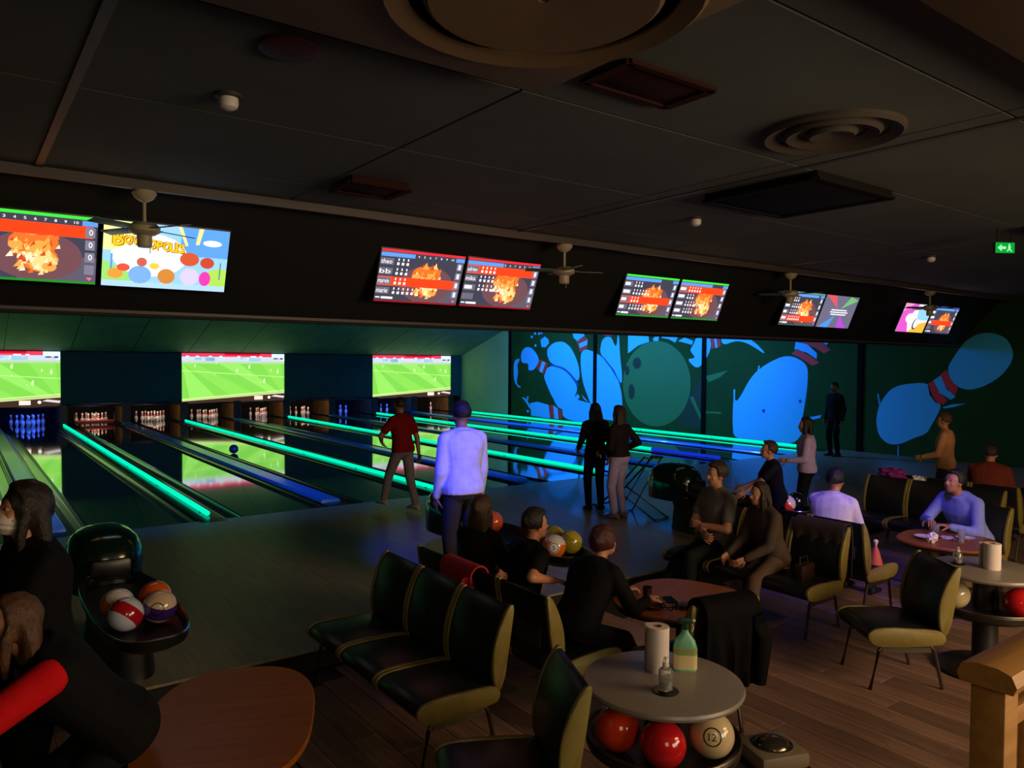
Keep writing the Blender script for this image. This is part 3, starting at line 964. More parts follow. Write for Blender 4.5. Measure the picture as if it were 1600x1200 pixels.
def title_art():
    a = Art()
    a.rect(0, 0, 1, 1, (150, 200, 242), 0)
    a.rect(0.6, 0.55, 1, 1, (92, 156, 232), 0.5)
    a.disc(0.36, 0.52, 0.30, 0.34, (226, 238, 246), 1, 26)
    a.disc(0.02, 0.9, 0.22, 0.35, (236, 232, 150), 1.2, 22)
    a.poly([(0.0, 0.0), (0.0, 0.4), (0.12, 0.3), (0.3, 0.12), (0.3, 0)], (150, 214, 110), 1.5)
    a.disc(0.95, 0.22, 0.14, 0.16, (168, 214, 84), 1.6, 18)
    a.rect(0.0, 0.0, 1, 0.09, (170, 206, 236), 1.7)
    a.disc(0.86, 0.78, 0.08, 0.05, (250, 252, 255), 1.8, 14)
    a.poly([(0.57, 1), (0.6, 1), (0.66, 0.72), (0.64, 0.70)], (244, 226, 140), 2)
    a.poly([(0.74, 1), (0.78, 1), (0.75, 0.74), (0.72, 0.74)], (244, 226, 140), 2)
    a.rect(0.06, 0.22, 0.075, 0.5, (96, 150, 200), 2)
    a.rect(0.94, 0.2, 0.95, 0.48, (80, 120, 160), 2)
    # plain coloured shapes where the cartoon figures stood
    for x, y, rx, ry, c in ((0.1, 0.2, .06, .08, (236, 150, 60)), (0.29, 0.2, .09, .14, (120, 168, 224)), (0.5, 0.2, .07, .12, (206, 130, 56)), (0.69, 0.22, .08, .14, (206, 196, 226)), (0.82, 0.2, .05, .12, (232, 60, 170)), (0.16, 0.3, .05, .06, (226, 80, 60)), (0.3, 0.4, .04, .07, (196, 96, 76)), (0.68, 0.5, .08, .11, (204, 86, 52)), (0.83, 0.46, .06, .09, (196, 70, 50)), (0.4, 0.35, .04, .05, (246, 196, 70))):
        a.disc(x, y, rx, ry, c, 2.5 + x * 0.3, 16)
    for dx, dy, c, l in ((0.010, -0.018, (150, 60, 10), 3), (-0.006, 0.010, (150, 60, 10), 3.05), (0.008, 0.008, (150, 60, 10), 3.1), (0, 0, (250, 196, 24), 4), (0.005, 0.0, (250, 196, 24), 4.05), (0.0025, -0.008, (250, 196, 24), 4.1), (0.0025, 0.006, (250, 196, 24), 4.15)):
        for ch, x, y, h, w in (('B', .07, .64, .2, .08), ('O', .155, .66, .13, .06), ('W', .22, .655, .13, .07), ('L', .295, .64, .13, .045), ('O', .34, .62, .14, .06), ('P', .405, .615, .13, .045), ('O', .455, .60, .14, .06), ('L', .515, .60, .13, .035), ('I', .555, .60, .14, .016), ('S', .58, .59, .13, .05)):
            a.text(ch, x + dx, y + dy, h, w, c, l)
    return a


def rays_art():
    a = Art()
    a.rect(0, 0, 1, 1, (104, 100, 124), 0)
    a.poly([(0.0, 1), (0.3, 1), (0.45, 0.6)], (206, 84, 92), 1)
    a.poly([(0.75, 1), (1, 0.9), (0.55, 0.6)], (110, 176, 110), 1)
    a.poly([(0.05, 0.0), (0.35, 0.0), (0.45, 0.4)], (76, 140, 214), 1)
    a.poly([(0.6, 0.0), (0.9, 0.0), (0.6, 0.4)], (176, 70, 200), 1)
    for y, x0, x1 in ((0.54, 0.28, 0.75), (0.47, 0.26, 0.8), (0.40, 0.3, 0.76)):
        a.rect(x0, y, x1, y + 0.035, (236, 236, 244), 3)
    return a


def splash_art():
    a = Art()
    a.rect(0, 0, 1, 1, (236, 220, 240), 0)
    a.poly([(0, 0), (0, 1), (0.5, 1), (0.25, 0.45), (0.42, 0)], (214, 84, 190), 1)
    a.poly([(0.0, 0.7), (0.3, 1), (0.0, 1)], (240, 150, 190), 1.5)
    a.disc(0.3, 0.5, 0.12, 0.16, (250, 240, 250), 2, 14)
    a.poly([(0.5, 0.95), (1, 0.8), (1, 0.45), (0.6, 0.45)], (140, 200, 226), 1.5)
    a.poly([(0.42, 0), (1, 0), (1, 0.4), (0.7, 0.3)], (240, 176, 60), 1.7)
    a.disc(0.6, 0.3, 0.1, 0.2, (60, 50, 70), 2, 12)
    a.disc(0.62, 0.32, 0.08, 0.17, (250, 250, 250), 2.2, 12)
    return a


GREEN, RED = (60, 224, 60), (236, 44, 56)
mons = [
    (0.47, 1.05, score_art(GREEN, ['', '', ''], 0, header=0, totals=['0', '0', '0'], scores=False, seed=1), 'score monitor with green bars showing three zero totals'),
    (1.565, 1.05, title_art(), 'monitor showing a bright cartoon town with yellow title lettering'),
    (4.19, 1.05, score_art(RED, ['theo', 'bb', 'marvin', 'marie'], 2, seed=2), 'score monitor with red bars, third of four names highlighted'),
    (5.29, 1.05, score_art(RED, ['adrien', 'mika', '#'], 0, header=4, seed=3), 'score monitor with red bars, top name highlighted'),
    (7.83, 1.05, score_art(GREEN, ['#', '#', '#', '#'], 2, header=6, seed=4, digits=False), 'score monitor with green bars and the third row highlighted'),
    (8.94, 1.05, score_art(GREEN, ['#', '#', '#', '#'], 0, header=6, seed=5, digits=False), 'score monitor with green bars and the top row highlighted'),
    (11.57, 1.05, score_art((90, 150, 130), ['#', '#', '#', '#'], 3, header=8, seed=6, digits=False), 'score monitor half hidden by a ceiling fan, bottom row highlighted'),
    (12.67, 1.05, rays_art(), 'monitor showing four coloured rays on grey'),
    (15.47, 1.1, splash_art(), 'monitor showing a magenta and orange splash picture'),
    (16.64, 1.1, score_art((70, 80, 150), ['#', '#', '#'], 2, header=8, seed=8, scores=False, digits=False), 'last score monitor before the mural wall'),
]
for xc, wd, art_, lab in mons:
    m = thing('score_monitor', lab, 'monitor', (xc, 7.41, 3.178), group='monitors on the bulkhead')
    hh = 0.588
    MB().box(_N * -0.035, (wd + 0.03, hh + 0.03, 0.06), 0.008, rot=MROT).build('housing', M_BEZ, m)
    MB().box(_N * -0.11, (0.25, 0.2, 0.1), 0.005, rot=MROT).build('wall_bracket', M_BEZ, m)
    art_.build('picture', M_LCD, lambda a, b, l, wd=wd, hh=hh: tuple(Vector(((a - 0.5) * wd, 0, 0)) + _U * (b - 0.5) * hh + _N * (0.0005 + 0.0006 * l)), m)

# ================================================================== CEILING FIXTURES
M_FAN = mat('fan_cream', (176, 166, 134), 0.45)
M_FANB = mat('fan_blade_green', (96, 120, 104), 0.5)
fan_x = (1.26, 5.76, 10.28, 14.75)
fan_lab = ['cream ceiling fan hanging before the cartoon monitor', 'cream ceiling fan between the red-barred and green-barred monitors', 'cream ceiling fan before the half hidden score monitor', 'cream ceiling fan before the magenta splash monitor']
for i, X in enumerate(fan_x):
    f = thing('ceiling_fan', fan_lab[i], 'fan', (X, 6.79, CZ - 0.075), group='ceiling fans by the bulkhead')
    MB().lathe([(0.09, 0.0), (0.095, -0.02), (0.07, -0.06), (0.03, -0.085), (0.014, -0.09)], n=18).build('canopy', M_FAN, f)
    MB().cyl((0, 0, -0.06), (0, 0, -0.27), 0.014).build('rod', M_FAN, f)
    MB().lathe([(0.02, -0.25), (0.09, -0.262), (0.12, -0.29), (0.12, -0.33), (0.08, -0.355), (0.05, -0.36)], n=20).build('motor', M_FAN, f)
    MB().lathe([(0.05, -0.355), (0.058, -0.365), (0.058, -0.44), (0.05, -0.455), (0.01, -0.458)], n=16).build('switch_cup', M_FAN, f)
    MB().tube([(0.045, 0.02, -0.45), (0.046, 0.02, -0.5)], 0.003, 6).build('pull_chain', M_FAN, f)
    for k in range(4):
        b = MB()
        b.box((0.30, 0, -0.305), (0.34, 0.11, 0.008), 0.003, rot=Matrix.Rotation(0.2, 3, 'X'))
        b.box((0.13, 0, -0.305), (0.08, 0.03, 0.008))
        b = b.build('blade', M_FANB, f)
        b.rotation_euler = (0, 0, 0.5 + 0.7 * i + k * PI / 2)
M_DET = mat('detector_white', (206, 200, 190), 0.5)
for i, (X, Y) in enumerate(((1.22, 4.28), (5.96, 5.01), (10.5, 4.83))):
    d = thing('smoke_detector', ['small white smoke detector by the pale ceiling strip', 'small white smoke detector in the middle of the ceiling', 'small white smoke detector near the exit sign'][i], 'smoke detector', (X, Y, CZ), group='smoke detectors')
    MB().lathe([(0.075, 0.0), (0.075, -0.015), (0.06, -0.02)], n=20).build('base', mat('detector_base', (50, 50, 46), 0.6), d)
    MB().lathe([(0.05, -0.018), (0.052, -0.05), (0.045, -0.07), (0.025, -0.082), (0.005, -0.084)], n=20).build('dome', M_DET, d)
s = thing('ceiling_speaker', 'dark red round speaker set in the ceiling', 'speaker', (1.26, 3.45, CZ))
MB().lathe([(0.14, 0.0), (0.14, -0.02), (0.12, -0.028)], n=24).build('rim', mat('speaker_rim', (70, 30, 26), 0.6), s)
MB().lathe([(0.118, -0.02), (0.08, -0.026), (0.01, -0.03)], n=24).build('grille', mat('speaker_grille', (60, 22, 20), 0.8, bump=0.6, bscale=300), s)
M_SOFF = mat('soffit_paint', (96, 74, 46), 0.8, var=0.06)
so = MB().box((0.35, 1.55, 3.64), (4.0, 2.86, 0.12), 0.01).build('ceiling_soffit', M_SOFF)
tag(so, 'dropped square ceiling soffit with a big round diffuser', kind='structure')
v = thing('round_diffuser', 'large ringed round air diffuser under the soffit', 'air vent', (1.74, 2.18, 3.58))
for k, (r0, r1) in enumerate(((0.60, 0.50), (0.44, 0.02))):
    MB().lathe([(r0, 0.0), (r0, -0.02), (r0 - 0.02, -0.035), (r1, -0.012), (r1, 0.0)], n=40).build('ring', M_SOFF, v)
v = thing('round_diffuser', 'smaller ringed round air diffuser in the flat ceiling', 'air vent', (4.41, 2.64, CZ))
M_DIFF = mat('diffuser_paint', (62, 52, 42), 0.8)
for k, (r0, r1) in enumerate(((0.42, 0.33), (0.29, 0.20), (0.15, 0.01))):
    MB().lathe([(r0, 0.0), (r0, -0.02), (r0 - 0.02, -0.04), (r1, -0.012), (r1, 0.0)], n=36).build('ring', M_DIFF, v)


def ceiling_plate(name, label, x0, x1, y0, y1, m, drop=0.03, slats=0):
    t = thing(name, label, 'air vent', ((x0 + x1) / 2, (y0 + y1) / 2, CZ))
    MB().box((0, 0, -drop / 2), (x1 - x0, y1 - y0, drop), 0.006).build('plate', m, t)
    fr = MB()
    w2, h2 = (x1 - x0) / 2, (y1 - y0) / 2
    for a, b, c, d in ((0, h2, x1 - x0, 0.04), (0, -h2, x1 - x0, 0.04), (w2, 0, 0.04, y1 - y0), (-w2, 0, 0.04, y1 - y0)):
        fr.box((a, b, -drop - 0.004), (c + 0.02, d, 0.02))
    fr.build('frame', m, t)
    for i in range(slats):
        MB().box((0, -h2 + (i + 0.5) * 2 * h2 / slats, -drop - 0.01), (x1 - x0 - 0.06, 0.03, 0.006), rot=Matrix.Rotation(0.5, 3, 'X')).build('slat', m, t)
    return t


M_RPL = mat('red_brown_plate', (48, 22, 18), 0.8, spec=0.1)
M_DPL = mat('dark_plate', (20, 18, 17), 0.8, spec=0.1)
ceiling_plate('ceiling_vent', 'dark red-brown flat ceiling plate beside the soffit', 2.6, 3.2, 2.59, 2.92, M_RPL, drop=0.02)
ceiling_plate('ceiling_vent', 'large black ceiling vent with a raised edge', 5.2, 6.3, 3.22, 4.28, M_DPL, drop=0.06)
ceiling_plate('ceiling_vent', 'low brown ceiling vent near the cornice', 2.5, 3.0, 5.5, 5.9, M_RPL, drop=0.05)
ceiling_plate('ceiling_vent', 'dark ceiling vent far along the room by the exit sign', 9.0, 9.7, 2.6, 3.2, M_DPL, drop=0.05, slats=4)
bk = MB().box((6.8, 0.2, 3.63), (8.6, 2.3, 0.16), 0.01).build('ceiling_bulkhead', M_SOFF)
tag(bk, 'warm-lit dropped edge of the bar ceiling', kind='structure')
ex = thing('exit_sign', 'small green glowing exit sign hung from the ceiling', 'sign', (8.95, 3.38, 3.49))
ex.rotation_euler = (0, 0.0, -0.55)
ex.scale = (0.85, 0.85, 1.0)
MB().box((0, 0, 0), (0.26, 0.05, 0.12), 0.008).build('case', mat('sign_case', (20, 60, 30), 0.5), ex)
a = Art()
a.rect(0, 0, 1, 1, (10, 150, 50), 0)
a.poly([(0.1, 0.5), (0.32, 0.85), (0.32, 0.62), (0.55, 0.62), (0.55, 0.38), (0.32, 0.38), (0.32, 0.15)], (150, 255, 170), 1)
a.disc(0.72, 0.78, 0.05, 0.1, (150, 255, 170), 1, 10)
a.poly([(0.66, 0.66), (0.8, 0.66), (0.78, 0.4), (0.88, 0.15), (0.8, 0.15), (0.73, 0.35), (0.64, 0.15), (0.58, 0.15), (0.67, 0.42)], (150, 255, 170), 1)
a.build('sign_face', attr_mat('exit_glow', emission=1.3), lambda x, y, l: ((x - 0.5) * 0.25, -0.0255 - 0.0006 * l, (y - 0.5) * 0.11), ex)
for s in (-1, 1):
    MB().cyl((s * 0.09, 0, 0.05), (s * 0.09, 0, 0.21), 0.005, n=8).build('hanger', M_DPL, ex)

# ================================================================== BALLS
R_BALL = 0.1085


def ball_mat(name, band, pole=(226, 214, 200), width=0.55, rough=0.12):
    m = bpy.data.materials.new(name)
    m.use_nodes = True
    nt = m.node_tree
    b = nt.nodes['Principled BSDF']
    tc = nt.nodes.new('ShaderNodeTexCoord')
    sp = nt.nodes.new('ShaderNodeSeparateXYZ')
    nt.links.new(tc.outputs['Object'], sp.inputs[0])
    ab = nt.nodes.new('ShaderNodeMath')
    ab.operation = 'ABSOLUTE'
    nt.links.new(sp.outputs['Z'], ab.inputs[0])
    lt = nt.nodes.new('ShaderNodeMath')
    lt.operation = 'LESS_THAN'
    lt.inputs[1].default_value = R_BALL * width
    nt.links.new(ab.outputs[0], lt.inputs[0])
    mx = nt.nodes.new('ShaderNodeMix')
    mx.data_type = 'RGBA'
    mx.inputs[6].default_value = (*lin(pole), 1)
    mx.inputs[7].default_value = (*lin(band), 1)
    nt.links.new(lt.outputs[0], mx.inputs[0])
    nt.links.new(mx.outputs[2], b.inputs['Base Color'])
    b.inputs['Roughness'].default_value = rough
    b.inputs['Coat Weight'].default_value = 0.6
    return m


ball_mb = MB().ell((0, 0, 0), (R_BALL,) * 3, nu=32, nv=20)
BM = {}
for nme, band, pole, wd in (('orange_band', (214, 110, 34), (214, 206, 206), 0.5), ('red_band', (176, 24, 40), (200, 206, 226), 0.36), ('purple_band', (56, 34, 110), (206, 180, 150), 0.4), ('orange_solid', (216, 92, 26), (216, 92, 26), 1), ('red_solid', (198, 28, 34), (198, 28, 34), 1), ('orange_red', (226, 64, 26), (226, 64, 26), 1), ('cream', (216, 192, 146), (216, 192, 146), 1), ('olive_band', (140, 132, 40), (176, 160, 60), 0.5), ('dark', (16, 16, 22), (16, 16, 22), 1), ('blue_solid', (40, 70, 150), (40, 70, 150), 1), ('red_white', (214, 60, 40), (230, 214, 206), 0.45), ('dark_orange', (150, 76, 36), (150, 76, 36), 1)):
    BM[nme] = ball_mb.mesh('bowling_ball', ball_mat('ball_' + nme, band, pole, wd))
M_INK = mat('ball_ink', (18, 16, 16), 0.3)
M_SPOT = mat('ball_white_spot', (226, 222, 226), 0.25)


def ball(kind, loc, label, rot=(0, 0, 0), group=None, number=None, nrot=None, spot=False):
    b = link('bowling_ball', BM[kind], None, loc)
    b.rotation_euler = rot
    tag(b, label, 'bowling ball', group)
    inv = Matrix.Rotation(0, 3, 'X')
    from mathutils import Euler
    inv = Euler(rot).to_matrix().inverted()

    def on(dirv, u, v, r):
        d = Vector(dirv).normalized()
        x, y, _ = basis(d)
        p = (d + x * u + y * v).normalized() * r
        return inv @ p
    if nrot is not None:
        dv = nrot
        mb = MB()
        if spot:
            sp = MB()
            cen = [on(dv, 0, 0, R_BALL + 0.0006)]
            vs = cen[:]
            for rr in (0.25, 0.5):
                vs += [on(dv, rr * math.cos(2 * PI * i / 24), rr * math.sin(2 * PI * i / 24), R_BALL + 0.0006) for i in range(24)]
            fs = [(0, 1 + i, 1 + (i + 1) % 24) for i in range(24)] + [(1 + i, 25 + i, 25 + (i + 1) % 24, 1 + (i + 1) % 24) for i in range(24)]
            sp.add(vs, fs)
            sp.build('white_spot', M_SPOT, b)
        n = 28
        vs = [on(dv, r * math.cos(2 * PI * i / n), r * math.sin(2 * PI * i / n), R_BALL + 0.0012) for r in (0.36, 0.42) for i in range(n)]
        mb.add(vs, [(i, (i + 1) % n, n + (i + 1) % n, n + i) for i in range(n)])
        if number:
            tv, tf, tw, th = text_faces(number)
            sc = 0.34 / max(tw, th)
            mb.add([on(dv, -(a - tw / 2) * sc, (c - th / 2) * sc, R_BALL + 0.0012) for a, c in tv], tf)
        mb.build('number_mark', M_INK, b)
    return b


# ================================================================== BALL RETURNS
M_HOOD = mat('hood_black_green', (8, 30, 22), 0.16, coat=0.6)
M_RACK = mat('rack_black', (14, 15, 15), 0.4)
M_CHROME = mat('chrome', (190, 190, 190), 0.2, metal=1.0)


def sell(cx_, cy_, rx, ry, z, n=36, e=3.2):
    out = []
    for i in range(n):
        a = 2 * PI * i / n
        c, s = math.cos(a), math.sin(a)
        out.append(Vector((cx_ + rx * abs(c) ** (2 / e) * (1 if c >= 0 else -1), cy_ + ry * abs(s) ** (2 / e) * (1 if s >= 0 else -1), z)))
    return out


RETX = (0.97, 4.40, 7.95)
ret_lab = ['black ball return with a domed hood and striped balls, by the masked person', 'black ball return with a domed hood behind the man in the white sweatshirt', 'black ball return with a domed hood beside the ramp frame']
for i, X in enumerate(RETX):
    t = thing('ball_return', ret_lab[i], 'ball return', (X, 0, 0), group='ball returns')
    MB().loft([sell(0, 6.35, 0.20, 0.62, 0.0), sell(0, 6.35, 0.17, 0.6, 0.3), sell(0, 6.3, 0.2, 0.7, 0.45)]).build('base', M_RACK, t)
    cy = 5.82
    MB().loft([sell(0, cy, 0.20, 0.80, 0.44), sell(0, cy, 0.265, 0.90, 0.49), sell(0, cy, 0.275, 0.91, 0.545), sell(0, cy, 0.255, 0.89, 0.545), sell(0, cy, 0.235, 0.86, 0.50), sell(0, cy, 0.20, 0.82, 0.485)]).build('tray', M_RACK, t)
    MB().tube(sell(0, cy, 0.268, 0.903, 0.551), 0.008, 6, closed=True).build('rim_rail', M_CHROME, t)
    hd = MB()
    rr = [(0.40, 1.0), (0.62, 1.02), (0.72, 0.97), (0.79, 0.86), (0.84, 0.68), (0.87, 0.45), (0.885, 0.15)]
    hd.loft([sell(0, 6.98, 0.275 * k, 0.38 * k, z, e=2.6) for z, k in rr])
    hd.build('hood', M_HOOD, t)
    MB().box((0, 6.60, 0.60), (0.30, 0.02, 0.16), 0.03).build('ball_mouth', M_BEZ, t)
zb = 0.60
ball('orange_band', (0.86, 5.62, zb), 'orange and white banded ball behind the red striped one', (0.5, 0.3, 0), 'balls on the nearest return')
ball('red_band', (0.87, 5.38, zb), 'red and white striped ball at the front of the return tray', (0.0, 0.85, 0.5), 'balls on the nearest return')
ball('orange_solid', (1.10, 5.66, zb), 'plain orange ball behind the purple banded one', (0, 0, 0), 'balls on the nearest return')
ball('purple_band', (1.08, 5.42, zb), 'cream ball with a purple band in the return tray', (0.35, 0.15, 0), 'balls on the nearest return', nrot=(-0.25, -0.75, 0.1))
ball('orange_band', (4.30, 5.18, zb), 'orange ball with a white numbered spot on the middle return', (0.2, 0.2, 0), 'balls on the middle return', number='5', nrot=(-0.55, -0.65, 0.1), spot=True)
ball('olive_band', (4.53, 5.22, zb), 'olive yellow ball at the tray end of the middle return', (0.3, 0.4, 0), 'balls on the middle return')
ball('dark_orange', (4.30, 5.42, zb), 'brown orange ball behind the numbered orange one', (0, 0, 0), 'balls on the middle return')
ball('olive_band', (4.53, 5.46, zb), 'second olive ball, further along the middle return', (0.1, 0.9, 0.2), 'balls on the middle return')
ball('dark', (4.53, 5.70, zb), 'black ball resting on the middle return', (0, 0, 0), 'balls on the middle return')
ball('orange_solid', (4.44, 6.34, zb), 'plain orange ball by the hand of the man in the white sweatshirt', (0, 0, 0), 'balls on the middle return')
ball('red_white', (7.86, 5.20, zb), 'red ball with white caps on the far return', (0.9, 0.2, 0.3), 'balls on the far return')
ball('dark', (8.12, 5.24, zb), 'black ball beside the red one on the far return', (0, 0, 0), 'balls on the far return')
ball('blue_solid', (5.38, 18.58, R_BALL + 0.001), 'blue ball rolling down the lane')

# ================================================================== SEATING
M_VINYL = mat('seat_vinyl_black', (22, 26, 27), 0.38, bump=0.08, bscale=200)
M_OLIVE = mat('seat_side_olive', (128, 114, 54), 0.5, var=0.08, scale=20)
M_STEEL = mat('seat_leg_steel', (96, 88, 76), 0.35, metal=0.8)
P_SEAT = [(0.0, .34), (.42, .33), (.50, .35), (.535, .395), (.53, .43), (.49, .458), (.40, .468), (.05, .455), (-.02, .43), (-.03, .38)]
P_BACK = [(-.045, .42), (.0, .42), (.04, .48), (.058, .57), (.045, .68), (.005, .79), (-.05, .875), (-.10, .915), (-.135, .905), (-.125, .80), (-.10, .65), (-.085, .5)]
P_SEAT = chaikin(P_SEAT)
P_BACK = chaikin([(a + 0.32 * ((-0.02 - 0.22 * (b - 0.42)) - a) + 0.0, b) for a, b in P_BACK])
_smod = {}


def grow(poly, k, d=0.006):
    cx_ = sum(p[0] for p in poly) / len(poly)
    cy_ = sum(p[1] for p in poly) / len(poly)
    out = []
    for a, b in poly:
        v = Vector((a - cx_, b - cy_))
        v = v + v.normalized() * d * k
        out.append((cx_ + v.x, cy_ + v.y))
    return out


def cushion_mesh(name, prof, w):
    """a padded cushion: profile extruded across the width with softly rounded ends"""
    b = MB()
    rings = []
    for x, k in ((-w / 2, -1.6), (-w / 2 + 0.012, 0), (w / 2 - 0.012, 0), (w / 2, -1.6)):
        rings.append([Vector((x, a, c)) for a, c in grow(prof, k)])
    b.loft(rings)
    return b.mesh(name, M_VINYL, 40)


def panel_mesh(name, prof, t):
    b = MB()
    rings = [[Vector((x, a, c)) for a, c in grow(prof, k)] for x, k in ((-t / 2, -1), (-t / 2 + 0.006, 1), (t / 2 - 0.006, 1), (t / 2, -1))]
    b.loft(rings)
    return b.mesh(name, M_OLIVE, 40)


def seat_bank(name, label, loc, facing, n=1, w=0.56, group=None):
    """n joined seats; local +y is the facing direction, x runs along the row"""
    rz = math.atan2(-facing[0], facing[1])
    t = thing(name, label, 'chair' if n == 1 else 'bench', loc, rz, group)
    if w not in _smod:
        _smod[w] = (cushion_mesh('seat', P_SEAT, w - 0.066), cushion_mesh('backrest', P_BACK, w - 0.066), panel_mesh('seat_side', P_SEAT, 0.032), panel_mesh('back_side', P_BACK, 0.032))
    ms = _smod[w]
    for i in range(n):
        x = (i - (n - 1) / 2) * w
        link('seat', ms[0], t, (x, 0, 0))
        link('backrest', ms[1], t, (x, 0, 0))
        for s in (-1, 1):
            link('seat_side', ms[2], t, (x + s * (w / 2 - 0.018), 0, 0))
            link('back_side', ms[3], t, (x + s * (w / 2 - 0.018), 0, 0))
    for s in (-1, 1):
        x = s * (n * w / 2 - 0.05)
        b = MB()
        b.tube([(x, 0.50, 0.0), (x, 0.44, 0.29), (x, 0.41, 0.325), (x, 0.06, 0.325), (x, 0.03, 0.29), (x, -0.04, 0.0)], 0.014, 8)
        b.box((x, 0.235, 0.30), (0.012, 0.36, 0.05))
        b.build('leg_frame', M_STEEL, t)
    b = MB()
    for y in (0.12, 0.38):
        b.cyl((-n * w / 2 + 0.05, y, 0.318), (n * w / 2 - 0.05, y, 0.318), 0.012, n=8)
    b.build('seat_rail', M_STEEL, t)
    MB().box((0, -0.10, 0.62), (n * w - 0.2, 0.02, 0.12), 0.005).build('back_brace', M_STEEL, t)
    return t


seat_bank('seat_bench', 'empty three-seat black bench with olive sides, beside the brown foreground table', (2.60, 4.50, FLOOR), (-1, 0), 3, group='benches')
seat_bank('seat_bench', 'black bench under the three youngsters around the dark table', (3.12, 4.50, FLOOR), (1, 0), 3, group='benches')
seat_bank('seat_bench', 'black bench under the man in the grey shirt and the woman beside him', (6.42, 4.50, FLOOR), (-1, 0), 3, group='benches')
seat_bank('seat_bench', 'black bench under the person in the lilac sweater', (6.90, 4.50, FLOOR), (1, 0), 3, group='benches')
seat_bank('seat_bench', 'empty black bench behind the man in the blue shirt', (9.85, 4.50, FLOOR), (-1, 0), 3, group='benches')
seat_bank('seat_bench', 'black bench under the person in the rust-red top', (10.45, 4.50, FLOOR), (1, 0), 3, group='benches')
seat_bank('lounge_chair', 'single black chair with olive sides next to the grey table with the spray bottle', (2.32, 2.82, FLOOR), (-0.91, 0.41), 1, 0.54, 'single chairs')
seat_bank('lounge_chair', 'single black chair with bare steel legs alone on the plank floor', (5.95, 2.75, FLOOR), (-0.81, 0.58), 1, 0.56, 'single chairs')
seat_bank('lounge_chair', 'black chair with a dark jacket hung over its back', (3.88, 3.08, FLOOR), (0.2, 1), 1, 0.54, 'single chairs')
stl = thing('bar_stool', 'black padded stool under the person with the red sleeve', 'stool', (0.45, 3.76, FLOOR))
MB().lathe([(0.17, 0.58), (0.185, 0.60), (0.185, 0.64), (0.16, 0.66), (0.02, 0.662)], n=28).build('seat', M_VINYL, stl)
MB().cyl((0, 0, 0.03), (0, 0, 0.59), 0.03).build('column', M_STEEL, stl)
MB().lathe([(0.2, 0.0), (0.2, 0.015), (0.04, 0.04)], n=28).build('foot', M_STEEL, stl)
seat_bank('lounge_chair', 'black chair under the man in the blue shirt', (8.72, 3.45, FLOOR), (-1, 0.1), 1, 0.54, 'single chairs')

# ================================================================== TABLES
M_TBROWN = wood_mat('table_brown', (140, 76, 16), 0.42, 0.16, 'X')
M_TEDGE = mat('table_edge', (40, 24, 16), 0.5)
M_TGREY = mat('table_grey', (142, 132, 122), 0.32, var=0.05, scale=40)
M_PED = mat('pedestal_dark', (34, 30, 28), 0.4)


def brown_table(label, loc, rx, ry, h, rz=0.0):
    t = thing('brown_table', label, 'table', loc, rz, 'brown tables')
    MB().loft([sell(0, 0, rx * k, ry * k, z, 48, 2.7) for k, z in ((0.96, h - 0.03), (0.995, h - 0.024), (1, h - 0.008), (0.985, h))]).build('table_top', M_TBROWN, t)
    MB().loft([sell(0, 0, rx * k, ry * k, z, 48, 2.7) for k, z in ((0.95, h - 0.055), (0.97, h - 0.031))]).build('edge_band', M_TEDGE, t)
    MB().lathe([(0.05, 0.02), (0.04, 0.06), (0.04, h - 0.06), (0.10, h - 0.05)], n=18).build('pedestal', M_PED, t)
    MB().lathe([(0.26, 0.0), (0.26, 0.012), (0.1, 0.035), (0.04, 0.04)], n=28).build('foot', M_PED, t)
    return t


brown_table('empty brown table with rounded corners, at the bottom edge of the view', (1.05, 3.72, FLOOR), 0.40, 0.64, 0.66, -0.42)
brown_table('brown oval table holding dark glasses and a wallet', (4.30, 3.70, FLOOR), 0.50, 0.46, 0.66, 0.3)
brown_table('dark table crowded with cups and napkins before the blue-shirted man', (7.75, 3.36, FLOOR), 0.42, 0.42, 0.70, 0.2)


def ball_table(label, loc, r=0.40, h=0.81):
    t = thing('ball_table', label, 'table', loc, 0, 'grey round ball tables')
    MB().lathe([(r * 0.93, h - 0.04), (r * 0.985, h - 0.03), (r, h - 0.016), (r * 0.985, h - 0.003), (r * 0.96, h)], n=56).build('table_top', M_TGREY, t)
    MB().lathe([(0.11, 0.06), (0.09, 0.12), (0.09, h - 0.1), (0.16, h - 0.045)], n=24).build('column', M_PED, t)
    zt = 0.51
    MB().lathe([(0.09, zt - 0.05), (r * 0.82, zt - 0.05), (r * 0.95, zt - 0.02), (r * 0.97, zt + 0.02), (r * 0.95, zt + 0.035), (r * 0.90, zt + 0.03), (r * 0.86, zt), (0.10, zt - 0.01)], n=48).build('ball_tray', M_PED, t)
    MB().tube([(r * 0.955 * math.cos(2 * PI * i / 48), r * 0.955 * math.sin(2 * PI * i / 48), zt + 0.035) for i in range(48)], 0.007, 6, closed=True).build('tray_rim', M_STEEL, t)
    MB().lathe([(0.34, 0.0), (0.345, 0.02), (0.3, 0.05), (0.12, 0.07)], n=36).build('foot', M_PED, t)
    return t


